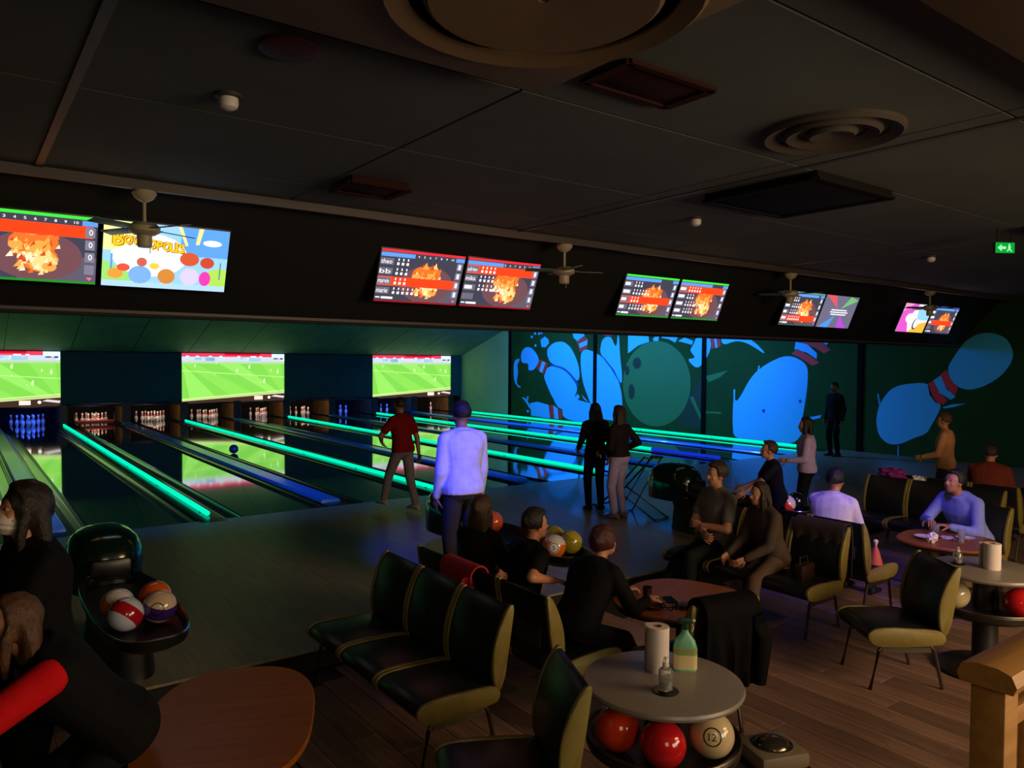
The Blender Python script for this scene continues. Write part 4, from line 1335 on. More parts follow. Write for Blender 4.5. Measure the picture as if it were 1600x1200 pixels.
T1 = Vector((2.84, 2.56, FLOOR))
T2 = Vector((6.48, 2.51, FLOOR))
ball_table('round grey table with the mint spray bottle, balls stored beneath', T1)
ball_table('round grey table beyond the single steel-legged chair, balls stored beneath', T2)
toC = math.atan2(-2.56, -2.84)
for T, specs, gname in ((T1, ((0.02, 'red_solid', 'plain red ball under the grey table with the spray bottle', None), (-0.95, 'orange_red', 'orange-red ball under the grey table with the spray bottle', None), (1.10, 'cream', 'cream ball marked 12 under the grey table with the spray bottle', '12')), 'balls under the nearer grey table'),
                        (T2, ((0.95, 'red_solid', 'dark red ball under the further grey table', None), (-0.9, 'cream', 'cream ball under the further grey table', None)), 'balls under the further grey table')):
    base = math.atan2(-T.y, -T.x)
    for da, kd, lb, num in specs:
        aa = base + da
        P = T + Vector((math.cos(aa) * 0.262, math.sin(aa) * 0.262, 0.51 + R_BALL - 0.004))
        ball(kd, P, lb, (0, 0, 0), gname, number=num, nrot=((-P.x * 0.9 + P.y * 0.0, -P.y, 1.2) if num else None))

# ================================================================== THINGS ON TABLES AND FLOOR
M_PAPER = mat('paper_white', (226, 212, 204), 0.85, bump=0.15, bscale=90)
M_CARD = mat('cardboard_core', (120, 90, 60), 0.9)
M_MINT = mat('mint_plastic', (120, 196, 158), 0.35, trans=0.15)
M_LABEL = mat('cream_label', (214, 196, 140), 0.6)
M_GRNBAND = mat('green_label_band', (150, 150, 70), 0.6)
M_DKGREEN = mat('trigger_dark_green', (16, 60, 40), 0.4)
M_WHITEPL = mat('white_plastic', (226, 220, 210), 0.35)
M_GLASS = mat('clear_plastic', (230, 230, 226), 0.05, trans=0.9)
M_LEATHER = mat('dark_leather', (40, 22, 18), 0.45, bump=0.2)
ZT = FLOOR + 0.81


def towel_roll(label, loc, h=0.23, r=0.058):
    t = thing('paper_towel_roll', label, 'paper towel', loc)
    MB().lathe([(0.02, 0.0), (r, 0.0), (r * 1.01, 0.01), (r * 1.01, h - 0.01), (r, h), (0.021, h), (0.02, h - 0.06)], n=32).build('roll', M_PAPER, t)
    MB().lathe([(0.0195, 0.001), (0.0205, 0.001), (0.0205, h + 0.001), (0.0185, h + 0.001), (0.0185, h - 0.08)], n=20).build('core', M_CARD, t)
    s = MB()
    n = 7
    rings = []
    for i in range(n):
        a = 0.2 + 0.22 * i
        rr = r * 1.02 + 0.006 * i
        x, y = rr * math.cos(a), rr * math.sin(a)
        nx, ny = math.cos(a) * 0.0012, math.sin(a) * 0.0012
        rings.append([Vector((x, y, 0.005)), Vector((x + nx, y + ny, 0.005)), Vector((x + nx, y + ny, h - 0.01)), Vector((x, y, h - 0.01))])
    s.loft(rings)
    s.build('loose_sheet', M_PAPER, t)
    return t


def pump_bottle(label, loc, h=0.15):
    t = thing('pump_bottle', label, 'bottle', loc)
    MB().lathe([(0.03, 0.002), (0.034, 0.006), (0.034, h * 0.62), (0.028, h * 0.70), (0.014, h * 0.74), (0.014, h * 0.8), (0.011, h * 0.8), (0.011, h * 0.73), (0.024, h * 0.68), (0.030, h * 0.6), (0.030, 0.01), (0.005, 0.008)], n=24).build('bottle', M_GLASS, t)
    MB().lathe([(0.016, h * 0.78), (0.016, h * 0.86), (0.008, h * 0.88), (0.005, h * 1.0), (0.01, h * 1.0), (0.01, h * 1.06), (0.002, h * 1.07)], n=16).build('pump', M_WHITEPL, t)
    MB().tube([(0, 0, h * 1.035), (-0.03, -0.015, h * 1.04), (-0.04, -0.02, h * 1.0)], 0.005, 8).build('spout', M_WHITEPL, t)
    MB().lathe([(0.0295, 0.012), (0.0295, h * 0.3), (0.003, h * 0.3)], n=20).build('gel', mat('gel', (190, 190, 180), 0.1, trans=0.6), t)
    return t


towel_roll('paper towel roll beside the mint spray bottle', (T1.x + 0.07, T1.y + 0.10, ZT))
sp = thing('spray_bottle', 'mint green spray bottle with a cream label', 'bottle', (T1.x + 0.19, T1.y + 0.02, ZT), -0.7)


def rrect(w, d, z, e=3.5):
    return sell(0, 0, w, d, z, 28, e)


MB().loft([rrect(0.056, 0.034, 0.0), rrect(0.06, 0.037, 0.01), rrect(0.06, 0.037, 0.12), rrect(0.05, 0.032, 0.155), rrect(0.026, 0.022, 0.185, 2.4), rrect(0.016, 0.016, 0.2, 2), rrect(0.016, 0.016, 0.215, 2)]).build('bottle', M_MINT, sp)
MB().loft([rrect(0.0608, 0.0378, 0.012), rrect(0.0608, 0.0378, 0.085)]).build('label_print', M_LABEL, sp)
MB().loft([rrect(0.0608, 0.0378, 0.092), rrect(0.0608, 0.0378, 0.118)]).build('label_band', M_GRNBAND, sp)
MB().box((0.0, 0, 0.255), (0.075, 0.022, 0.028), 0.006).cyl((0, 0, 0.212), (0, 0, 0.245), 0.017).build('trigger_head', M_DKGREEN, sp)
MB().tube([(0.03, 0, 0.245), (0.04, 0, 0.225), (0.035, 0, 0.2)], 0.004, 8).build('trigger', M_WHITEPL, sp)
MB().cyl((0.037, 0, 0.257), (0.05, 0, 0.258), 0.008).build('nozzle', M_WHITEPL, sp)
cs = MB().lathe([(0.062, 0.0), (0.064, 0.004), (0.06, 0.008), (0.01, 0.006)], n=28).build('coaster', M_BEZ, None, loc=(T1.x - 0.09, T1.y - 0.10, ZT))
tag(cs, 'round black coaster under the clear pump bottle', 'coaster')
pump_bottle('clear pump bottle on the round black coaster', (T1.x - 0.09, T1.y - 0.10, ZT + 0.0075))
towel_roll('paper towel roll on the further grey table', (T2.x + 0.02, T2.y - 0.03, ZT), 0.2, 0.06)
cs = MB().lathe([(0.05, 0.0), (0.052, 0.004), (0.048, 0.008), (0.01, 0.006)], n=28).build('coaster', M_BEZ, None, loc=(T2.x - 0.05, T2.y + 0.19, ZT))
tag(cs, 'round black coaster on the further grey table', 'coaster')
pump_bottle('small clear pump bottle on the further grey table', (T2.x - 0.05, T2.y + 0.19, ZT + 0.0075), 0.12)


def tumbler(label, loc, h=0.11, r=0.035, m=None, group=None):
    t = MB().lathe([(r * 0.75, 0.0), (r * 0.8, 0.004), (r, h), (r * 0.92, h), (r * 0.74, 0.012), (0.003, 0.01)], n=22).build('drinking_glass', m or M_GLASS, None, loc=loc)
    return tag(t, label, 'glass', group)


def dish(label, loc, r=0.07, h=0.035, m=None, name='bowl'):
    t = MB().lathe([(r * 0.5, 0.0), (r * 0.55, 0.004), (r * 0.9, h * 0.7), (r, h), (r * 0.95, h), (r * 0.8, h * 0.6), (r * 0.4, 0.01), (0.003, 0.009)], n=26).build(name, m or M_GLASS, None, loc=loc)
    return tag(t, label, name)


M_DGLASS = mat('smoked_glass', (60, 44, 40), 0.08, trans=0.5)
BZ = FLOOR + 0.66
bt = (4.26, 3.70)
tumbler('smoked glass standing on the oval brown table', (bt[0] - 0.22, bt[1] + 0.10, BZ), m=M_DGLASS)
dish('smoked glass ashtray on the oval brown table', (bt[0] - 0.30, bt[1] - 0.06, BZ), 0.07, 0.03, M_DGLASS, 'ashtray')
wl = thing('wallet', 'dark folded wallet on the oval brown table', 'wallet', (bt[0] - 0.10, bt[1] - 0.16, BZ), 0.6)
MB().box((0, 0, 0.008), (0.14, 0.09, 0.014), 0.005).build('lower_flap', M_LEATHER, wl)
MB().box((0.003, 0.002, 0.022), (0.138, 0.088, 0.012), 0.005, rot=Matrix.Rotation(0.05, 3, 'Y')).build('upper_flap', M_LEATHER, wl)
ph = thing('phone', 'black phone lying on the oval brown table', 'phone', (bt[0] - 0.06, bt[1] + 0.02, BZ), 1.1)
MB().box((0, 0, 0.004), (0.15, 0.072, 0.008), 0.003).build('case', M_BEZ, ph)
MB().box((0, 0, 0.0084), (0.144, 0.066, 0.001)).build('screen_glass', mat('phone_glass', (20, 22, 30), 0.05), ph)
sg = thing('sunglasses', 'dark sunglasses lying on the oval brown table', 'sunglasses', (bt[0] - 0.20, bt[1] - 0.14, BZ + 0.018), 0.3)
for s in (-1, 1):
    MB().ell((s * 0.034, 0, 0), (0.028, 0.006, 0.017), nu=16, nv=8).build('lens', mat('dark_lens', (12, 10, 12), 0.05), sg)
    MB().tube([(s * 0.064, 0, 0.008), (s * 0.066, 0.07, 0.006), (s * 0.06, 0.13, -0.012)], 0.0035, 6).build('temple', M_BEZ, sg)
MB().tube([(-0.012, 0, 0.006), (0, 0, 0.009), (0.012, 0, 0.006)], 0.003, 6).build('bridge', M_BEZ, sg)

# clutter on the far dark table
ct = (7.75, 3.36)
CZT = FLOOR + 0.70
tumbler('clear glass standing upright among the napkins', (ct[0] - 0.02, ct[1] - 0.14, CZT), 0.13, 0.036)
tumbler('second clear glass before the blue-shirted man', (ct[0] + 0.08, ct[1] + 0.14, CZT), 0.12, 0.036)


def napkin(label, loc, s, seed, m=None, name='napkin'):
    r = random.Random(seed)

    def fn(d):
        return 0.75 + 0.5 * noise.noise(Vector((d.x * 2.2 + seed, d.y * 2.2, d.z * 2.2)))
    b = MB().ell((0, 0, s[2] * 0.8), s, nu=22, nv=14, fn=fn)
    b.v = [(x, y, max(0.0, z)) for x, y, z in b.v]
    return tag(b.build(name, m or M_PAPER, None, loc=loc), label, name)


napkin('crumpled white napkin on the cluttered table', (ct[0] - 0.25, ct[1] + 0.02, CZT), (0.07, 0.06, 0.06), 3)
napkin('flat crumpled napkin in the middle of the cluttered table', (ct[0] + 0.02, ct[1] + 0.0, CZT), (0.06, 0.07, 0.02), 9)
M_PLATE = mat('plate_white', (214, 204, 190), 0.3)
dish('white plate on the cluttered table', (ct[0] - 0.10, ct[1] + 0.16, CZT), 0.095, 0.018, M_PLATE, 'plate')
dish('white plate at the near rim of the cluttered table', (ct[0] + 0.17, ct[1] - 0.10, CZT), 0.085, 0.018, M_PLATE, 'plate')
cn = thing('paper_cone', 'orange paper cone with a white tip standing on the black bench', 'paper cone', (7.14, 3.74, FLOOR + 0.466))
MB().lathe([(0.062, 0.0), (0.066, 0.008), (0.035, 0.12), (0.012, 0.18)], n=20).build('cone', mat('orange_paper', (206, 96, 64), 0.7), cn)
MB().lathe([(0.008, 0.178), (0.022, 0.225), (0.016, 0.24), (0.004, 0.236)], n=12).build('white_tip', M_PAPER, cn)
wl = thing('handbag', 'small brown leather handbag with a bright clasp on the bench end', 'bag', (6.16, 3.88, FLOOR + 0.465), 0.1)
MB().box((0, 0, 0.06), (0.24, 0.10, 0.15), 0.025).build('bag_body', M_LEATHER, wl)
MB().tube([(-0.08, 0, 0.11), (-0.06, 0.01, 0.19), (0.06, 0.01, 0.19), (0.08, 0, 0.11)], 0.007, 8).build('handle', M_LEATHER, wl)
MB().box((0, -0.047, 0.085), (0.03, 0.008, 0.02), 0.003).build('clasp', M_CHROME, wl)

# low box with a polished bowl on the floor
fb = thing('floor_bowl_stand', 'low beige box with a polished metal bowl on the floor by the grey table', 'stand', (3.92, 2.66, FLOOR), -0.35)
MB().box((0, 0, 0.07), (0.33, 0.30, 0.10), 0.03).build('box', mat('stand_beige', (132, 120, 98), 0.4), fb)
MB().box((0, 0, 0.012), (0.35, 0.32, 0.024), 0.008).build('plinth', M_PED, fb)
MB().lathe([(0.115, 0.118), (0.12, 0.126), (0.112, 0.130), (0.10, 0.122)], n=32).build('bowl_rim', M_CHROME, fb)
MB().ell((0, 0, 0.118), (0.105, 0.105, 0.045), nu=28, nv=12).build('polished_dome', mat('polished_metal', (150, 140, 120), 0.15, metal=0.9), fb)


# ---------------------------------------------------------------- hung clothes
def draped(name, label, cat, loc, facing, width, front, back, material, seed, top_r=0.10, parts=()):
    """a garment hung over a seat back: path runs down the front, over the top and down behind"""
    rz = math.atan2(-facing[0], facing[1])
    t = thing(name, label, cat, loc, rz)
    nu, nv = 18, 26
    L = front + back + PI * top_r
    vs, fs = [], []
    for side in (0, 1):
        off = 0.012 * side
        for j in range(nv):
            s = L * j / (nv - 1)
            if s < front:
                y, z, n = top_r, -(front - s), Vector((0, 1, 0))
            elif s < front + PI * top_r:
                a = (s - front) / top_r
                y, z, n = top_r * math.cos(a), top_r * math.sin(a), Vector((0, math.cos(a), math.sin(a)))
            else:
                y, z, n = -top_r, -(s - front - PI * top_r), Vector((0, -1, 0))
            for i in range(nu):
                u = i / (nu - 1) - 0.5
                hang = max(0.0, -z)
                fold = 0.022 * math.sin(u * 24 + seed + 2 * noise.noise(Vector((u * 3, s * 3, seed)))) * min(1, hang * 4)
                rag = 0.03 * noise.noise(Vector((u * 5, seed, 1))) * (1 if j in (0, nv - 1) else 0)
                p = Vector((u * width * (1 + 0.12 * hang), y, z - rag)) + n * (fold + 0.02 + off)
                vs.append(p)
    N = nu * nv
    for j in range(nv - 1):
        for i in range(nu - 1):
            a = j * nu + i
            fs.append((a, a + 1, a + nu + 1, a + nu))
            b = N + a
            fs.append((b, b + nu, b + nu + 1, b + 1))
    for j in range(nv - 1):
        for i in (0, nu - 1):
            a = j * nu + i
            fs.append((a, a + nu, N + a + nu, N + a))
    for i in range(nu - 1):
        for j in (0, nv - 1):
            a = j * nu + i
            fs.append((a, a + 1, N + a + 1, N + a))
    MB().add(vs, fs).build('cloth', material, t, 60)
    sl = MB()
    sl.tube([(width * 0.42, -top_r - 0.03, -0.02), (width * 0.5, -top_r - 0.06, -back * 0.35), (width * 0.46, -top_r - 0.05, -back * 0.75), (width * 0.44, -top_r - 0.05, -back * 0.98)], [0.04, 0.055, 0.05, 0.042], 10)
    sl.build('sleeve', material, t, 60)
    return t


M_JACK = mat('black_jacket', (11, 10, 11), 0.8, bump=0.3, bscale=40, spec=0.1)
M_JACKB = mat('brown_grey_coat', (58, 46, 44), 0.8, bump=0.3, bscale=40)
draped('jacket', 'black jacket hung over the chair behind the grey table', 'jacket', (3.86, 2.98, FLOOR + 0.855), (0.2, 1), 0.42, 0.2, 0.46, M_JACK, 2, 0.07)
draped('coat', 'dark grey-brown coat hung over the bench between the woman and the lilac sweater', 'coat', (6.53, 3.93, FLOOR + 0.865), (-1, 0), 0.5, 0.2, 0.42, M_JACKB, 5, 0.055)
draped('jacket', 'black padded jacket hung on the bench past the lilac sweater', 'jacket', (6.80, 4.75, FLOOR + 0.865), (1, 0), 0.40, 0.25, 0.4, M_JACK, 8, 0.055)
draped('red_scarf', 'bright red cloth draped over the bench back behind the dark-haired boy', 'cloth', (2.98, 4.62, FLOOR + 0.87), (1, 0), 0.42, 0.06, 0.14, mat('red_cloth', (166, 20, 34), 0.8, bump=0.2), 4, 0.05)
pj = napkin('purple jacket heaped on top of the empty far bench', (10.05, 5.05, FLOOR + 0.86), (0.12, 0.24, 0.10), 14, mat('purple_cloth', (140, 36, 130), 0.8), 'jacket')
pj = napkin('white cloth lying beside the purple jacket on the far bench', (10.05, 4.72, FLOOR + 0.86), (0.08, 0.10, 0.06), 21, mat('white_cloth', (214, 210, 230), 0.8), 'cloth')

# ---------------------------------------------------------------- bowling ramp frame
M_RAMP = mat('ramp_tube_green', (70, 110, 100), 0.3, metal=0.7)
rp = thing('bowling_ramp', 'tubular metal ball ramp frame beside the women at the approach', 'ball ramp', (8.12, 7.95, 0.0), 0.05)
for s in (-1, 1):
    MB().tube([(s * 0.10, -0.42, 0.86), (s * 0.10, -0.30, 0.88), (s * 0.10, 0.35, 0.25), (s * 0.10, 0.60, 0.06), (s * 0.10, 0.75, 0.03)], 0.014, 8).build('ramp_rail', M_RAMP, rp)
    MB().tube([(s * 0.13, -0.42, 0.87), (s * 0.15, 0.15, 0.0)], 0.013, 8).build('leg', M_RAMP, rp)
    MB().tube([(s * 0.13, 0.25, 0.36), (s * 0.15, -0.55, 0.0)], 0.013, 8).build('leg', M_RAMP, rp)
    MB().tube([(-0.15, s * 0.35 - 0.2, 0.014), (0.15, s * 0.35 - 0.2, 0.014)], 0.012, 8).build('foot_bar', M_RAMP, rp)
MB().tube([(0.09 * math.cos(2 * PI * i / 20), -0.44 + 0.09 * math.sin(2 * PI * i / 20), 0.89) for i in range(20)], 0.013, 8, closed=True).build('ball_ring', M_CHROME, rp)

# ---------------------------------------------------------------- wooden handrail by the camera
M_RAIL = wood_mat('rail_wood', (168, 122, 66), 0.4, 0.14, 'X')
hr = thing('handrail', 'pale wooden handrail on a square post at the raised edge', 'handrail', (2.555, 0.98, 0.42))
MB().box((0.055, 0, 0.42), (0.10, 0.10, 0.84), 0.006).build('post', M_RAIL, hr)
MB().prism([(-0.075, 0.835), (0.075, 0.835), (0.085, 0.86), (0.07, 0.893), (0.03, 0.905), (-0.03, 0.905), (-0.07, 0.893), (-0.085, 0.86)], lambda a, b, d: (d, a, b), -0.01, 3.0).build('top_rail', M_RAIL, hr)
MB().box((1.5, 0, 0.70), (2.9, 0.04, 0.06), 0.006).build('lower_rail', M_RAIL, hr)
MB().box((1.5, 0, 0.12), (2.9, 0.04, 0.06), 0.006).build('bottom_rail', M_RAIL, hr)
for i in range(14):
    MB().box((0.30 + i * 0.19, 0, 0.40), (0.028, 0.028, 0.56), 0.004).build('baluster', M_RAIL, hr)
MB().box((2.95, 0, 0.42), (0.10, 0.10, 0.84), 0.006).build('post', M_RAIL, hr)

# ================================================================== PEOPLE
M_EYEW = mat('eye_white', (150, 140, 130), 0.5, spec=0.2)
M_IRIS = mat('eye_iris', (40, 26, 18), 0.2)
M_LIP = mat('lip', (150, 84, 74), 0.5)


def skin_mat(rgb):
    return mat('skin_%d_%d_%d' % rgb, rgb, 0.5, var=0.06, scale=30)


def cloth_mat(rgb, rough=0.85):
    return mat('fabric_%d_%d_%d' % rgb, rgb, rough, var=0.10, scale=14, bump=0.25, bscale=70, spec=0.15)


def hair_mat(rgb):
    return mat('hair_%d_%d_%d' % rgb, rgb, 0.5, var=0.35, scale=40, bump=0.6, bscale=90, stretch=(3, 3, 0.5))


_tmp = []


def remesh(mb, name, voxel, smooth=6, mats=None, extra=None):
    """fuse overlapping closed shapes into one continuous smooth surface"""
    me = mb.mesh(name + '_src')
    o = bpy.data.objects.new(name + '_src', me)
    COL.objects.link(o)
    r = o.modifiers.new('fuse', 'REMESH')
    r.mode = 'VOXEL'
    r.voxel_size = voxel
    r.use_smooth_shade = True
    if smooth:
        s = o.modifiers.new('smooth', 'SMOOTH')
        s.factor = 0.5
        s.iterations = smooth
    dg = bpy.context.evaluated_depsgraph_get()
    out = bpy.data.meshes.new_from_object(o.evaluated_get(dg))
    bpy.data.objects.remove(o)
    bpy.data.meshes.remove(me)
    out.name = name
    if extra is not None and extra.v:
        nv = len(out.vertices)
        vs = np.empty(nv * 3)
        out.vertices.foreach_get('co', vs)
        V = [tuple(p) for p in vs.reshape(-1, 3)] + extra.v
        F = [tuple(p.vertices) for p in out.polygons] + [tuple(i + nv for i in f) for f in extra.f]
        m2 = bpy.data.meshes.new(name)
        m2.from_pydata(V, [], F)
        bpy.data.meshes.remove(out)
        out = m2
    out.materials.clear()
    if mats:
        out.materials.append(mats)
    out.shade_smooth()
    return out


def ik(a, t, l1, l2, pole):
    a, t = Vector(a), Vector(t)
    d = t - a
    L = d.length
    mx = (l1 + l2) * 0.995
    if L > mx:
        t = a + d * (mx / L)
        L = mx
        d = t - a
    d.normalize()
    x = (l1 * l1 - l2 * l2 + L * L) / (2 * L)
    h = math.sqrt(max(0.0, l1 * l1 - x * x))
    p = Vector(pole)
    p = p - d * p.dot(d)
    if p.length < 1e-4:
        p = Vector((0, 0, -1)) - d * Vector((0, 0, -1)).dot(d)
    p.normalize()
    return a + d * x + p * h, t


def make_hand(mb, wrist, fdir, palm_n, side, k, curl):
    """palm, four unequal bent fingers and a thumb leaving the side of the palm"""
    f = Vector(fdir).normalized()
    n = Vector(palm_n)
    n = (n - f * n.dot(f)).normalized()
    s = f.cross(n).normalized() * side
    W = Vector(wrist)
    rings = []
    for t, hw, ht in ((-0.01, 0.024, 0.019), (0.02, 0.033, 0.017), (0.055, 0.041, 0.015), (0.085, 0.040, 0.013), (0.095, 0.036, 0.010)):
        c = W + f * t * k
        rings.append([c + (s * math.cos(2 * PI * i / 12) * hw + n * math.sin(2 * PI * i / 12) * ht) * k for i in range(12)])
    mb.loft(rings)
    for j, (off, L) in enumerate(((0.029, 0.072), (0.010, 0.080), (-0.010, 0.074), (-0.028, 0.058))):
        p = W + (f * 0.086 + s * off) * k
        d = f.copy()
        ang = 0.0
        for q, (fr, r) in enumerate(((0.45, 0.0092), (0.31, 0.0084), (0.24, 0.0076))):
            ang += curl * (0.5 if q == 0 else 0.8) + 0.06 * j * (q == 0)
            d = (f * math.cos(ang) + n * math.sin(ang) + s * (0.05 - 0.035 * j)).normalized()
            p2 = p + d * L * fr * k
            mb.capsule(p, p2, r * k, r * 0.93 * k, n=8, k=2)
            p = p2
    p = W + (f * 0.022 + s * 0.030) * k
    for q, (L, r) in enumerate(((0.042, 0.0125), (0.032, 0.0105), (0.026, 0.009))):
        d = (f * (0.55 + 0.2 * q) + s * (0.75 - 0.32 * q) + n * (0.25 + 0.25 * q * (0.5 + curl))).normalized()
        p2 = p + d * L * k
        mb.capsule(p, p2, r * k, r * 0.92 * k, n=8, k=2)
        p = p2


def person(label, loc, facing, h=1.72, sit=None, lean=0.0, side_lean=0.0, twist=0.0, head_yaw=0.0, head_pitch=0.0, hands=(None, None), elbows=(None, None), feet=(None, None),
           skin=(176, 122, 92), hair=(30, 22, 18), style='short', top=(40, 40, 44), sleeve='short', bottom=(34, 34, 40), shoes=(30, 30, 32), bulk=1.0, curl=(0.5, 0.5), hem=0.02, mask=None, voxel=0.0115, palms=(None, None),
           panel=None, head_k=1.0, knees=(None, None), detail=True, hair_len=0.26, group=None, hair_k=1.05):
    """facing: world direction; hands and feet in world coordinates; sit: seat height above the floor"""
    rz = math.atan2(-facing[0], facing[1])
    root = thing('person', label, 'person', loc, rz, group)
    Minv = (Matrix.Translation(loc) @ Matrix.Rotation(rz, 4, 'Z')).inverted()
    k = h / 1.75
    pz = 0.535 * h if sit is None else sit + 0.095 * k
    P = Vector((0, 0, pz))
    u = (Matrix.Rotation(-math.radians(lean), 3, 'X') @ Matrix.Rotation(math.radians(side_lean), 3, 'Y')) @ Vector((0, 0, 1))
    rv = Matrix.Rotation(math.radians(twist), 3, u) @ Vector((1, 0, 0))
    rv = (rv - u * rv.dot(u)).normalized()
    fv = u.cross(rv).normalized()

    def frame(t):
        tt = min(1, max(0, t / (0.2 * h)))
        r = (Vector((1, 0, 0)) * (1 - tt) + rv * tt)
        r = (r - u * r.dot(u)).normalized()
        return r, u.cross(r).normalized()

    def torso(mb, grow_=0.0, t0=-0.045, t1=0.33, hem_flare=0.0):
        sec = [(-0.05, .070, .052, .0), (-0.02, .092, .066, -.004), (0.02, .097, .070, -.006), (0.07, .086, .062, .0), (0.12, .082, .060, .004), (0.17, .090, .066, .006), (0.22, .100, .068, .004), (0.255, .104, .060, .0), (0.28, .088, .050, -.004), (0.30, .056, .042, -.004), (0.315, .042, .039, -.002), (0.33, .034, .035, .0)]
        rings = []
        for t, hw, hd, fy in sec:
            if t < t0 - 1e-6 or t > t1 + 1e-6:
                continue
            r, f = frame(t * h)
            c = P + u * t * h + f * fy * h
            g = grow_ + (hem_flare if t < t0 + 0.04 else 0)
            a, b = (hw * bulk * h + g), (hd * (0.4 + 0.6 * bulk) * h + g)
            rings.append([c + r * a * math.copysign(abs(math.cos(2 * PI * i / 18)) ** 0.85, math.cos(2 * PI * i / 18)) + f * b * math.copysign(abs(math.sin(2 * PI * i / 18)) ** 0.85, math.sin(2 * PI * i / 18)) for i in range(18)])
        mb.loft(rings)

    rS, fS = frame(0.25 * h)
    S = [P + u * 0.268 * h + rS * s * 0.098 * h * bulk ** 0.5 for s in (-1, 1)]
    N0 = P + u * 0.30 * h
    un = (u * 0.65 + Vector((0, 0, 0.35))).normalized()
    hk = k * head_k
    Hc = N0 + un * 0.034 * h + (un * 0.062 + Vector((0, 0, 0))) * 1.75 * hk * 0.98 + fS * 0.018 * h
    HR = Matrix.Rotation(rz * 0 + math.radians(head_yaw + twist * 0.6), 3, 'Z') @ Matrix.Rotation(-math.radians(head_pitch), 3, 'X')
    E, W, K, A = [], [], [], []
    for i, s in enumerate((-1, 1)):
        if hands[i] is not None:
            tgt = Minv @ Vector(hands[i])
        else:
            tgt = S[i] + Vector((s * 0.045 * h, 0.02 * h, -0.31 * h))
        pole = (Minv.to_3x3() @ Vector(elbows[i])) if elbows[i] is not None else Vector((s * 0.35, -0.8, -0.3))
        e, w_ = ik(S[i], tgt, 0.172 * h, 0.15 * h, pole)
        E.append(e)
        W.append(w_)
        hip = P + Vector((s * 0.052 * h, 0, -0.005 * h))
        if feet[i] is not None:
            ft = Minv @ Vector(feet[i])
            ft.z = max(ft.z, 0.045 * h)
        elif sit is None:
            ft = Vector((s * 0.062 * h, 0.0, 0.045 * h))
        else:
            ft = Vector((s * 0.075 * h, 0.29 * h, 0.045 * h))
        kp = (Minv.to_3x3() @ Vector(knees[i])) if knees[i] is not None else Vector((s * 0.08, 1, 0.35))
        kn, an = ik(hip, ft, 0.247 * h, 0.245 * h, kp)
        K.append((hip, kn))
        A.append(an)
    # ---- body
    b = MB()
    torso(b, t1=0.301)
    for s_ in S:
        b.capsule(N0 - un * 0.004 * h, s_, 0.030 * h, 0.030 * h, n=12)
    b.capsule(N0 - un * 0.02 * h, Hc - un * 0.03 * h, 0.033 * h, 0.030 * h, n=14)

    def hp(x, y, z):
        return Hc + HR @ Vector((x, y, z)) * hk
    b.ell(hp(0, -0.008, 0.022), (0.073 * hk, 0.092 * hk, 0.092 * hk), HR, 20, 14)
    b.ell(hp(0, 0.030, -0.052), (0.054 * hk, 0.058 * hk, 0.062 * hk), HR, 18, 12)
    b.ell(hp(0, 0.052, -0.092), (0.026 * hk, 0.026 * hk, 0.022 * hk), HR, 12, 8)
    b.capsule(hp(0, 0.078, 0.012), hp(0, 0.100, -0.026), 0.010 * hk, 0.015 * hk, n=8)
    b.ell(hp(0, 0.068, 0.028), (0.050 * hk, 0.020 * hk, 0.013 * hk), HR, 14, 8)
    for s in (-1, 1):
        b.ell(hp(s * 0.038, 0.058, -0.03), (0.022 * hk, 0.02 * hk, 0.02 * hk), HR, 10, 8)
        b.ell(hp(s * 0.074, -0.005, -0.012), (0.013 * hk, 0.020 * hk, 0.032 * hk), HR, 10, 8)
    for i, s in enumerate((-1, 1)):
        b.capsule(S[i], E[i], 0.031 * h, 0.025 * h, n=12)
        b.capsule(E[i], W[i], 0.0255 * h, 0.0165 * h, n=12)
        hip, kn = K[i]
        b.capsule(hip, kn, 0.050 * h, 0.033 * h, n=14)
        b.capsule(kn, A[i], 0.034 * h, 0.021 * h, n=12)
        b.capsule(A[i] + Vector((0, -0.02 * h, -0.02 * h)), A[i] + Vector((0, 0.075 * h, -0.026 * h)), 0.021 * h, 0.016 * h, n=10)
    hm = MB()
    for i, s in enumerate((-1, 1)):
        fd = (W[i] - E[i]).normalized()
        pn = (Minv.to_3x3() @ Vector(palms[i])) if palms[i] is not None else Vector((-s, 0.15, 0.0))
        make_hand(hm, W[i], fd, pn, (-1 if i else 1), k, curl[i])
    SK = skin_mat(skin)
    me = remesh(b, 'body', voxel, 4, SK, extra=hm)
    link('body', me, root)
    # ---- face
    for s in (-1, 1):
        e = MB()
        e.ell(hp(s * 0.030, 0.069, 0.008), (0.013 * hk, 0.012 * hk, 0.010 * hk), HR, 12, 8)
        eo = e.build('eye', M_EYEW, root)
        MB().ell(hp(s * 0.030, 0.078, 0.008), (0.007 * hk, 0.005 * hk, 0.007 * hk), HR, 10, 6).build('iris', M_IRIS, eo)
    if mask is None:
        MB().ell(hp(0, 0.080, -0.062), (0.022 * hk, 0.010 * hk, 0.007 * hk), HR, 14, 6).build('mouth', M_LIP, root)
    else:
        def fm(d):
            return 1.0 + 0.05 * math.cos(d.z * 14)
        MB().ell(hp(0, 0.042, -0.055), (0.064 * hk, 0.066 * hk, 0.056 * hk), HR, 24, 16, fn=fm).build('face_mask', cloth_mat(mask), root)
        for s in (-1, 1):
            MB().tube([hp(s * 0.06, 0.05, -0.04), hp(s * 0.078, 0.0, -0.01), hp(s * 0.076, -0.02, 0.0)], 0.002, 6).build('ear_loop', cloth_mat(mask), root)
    # ---- hair
    HM = hair_mat(hair)
    seed = (loc[0] * 3.1 + loc[1]) % 7

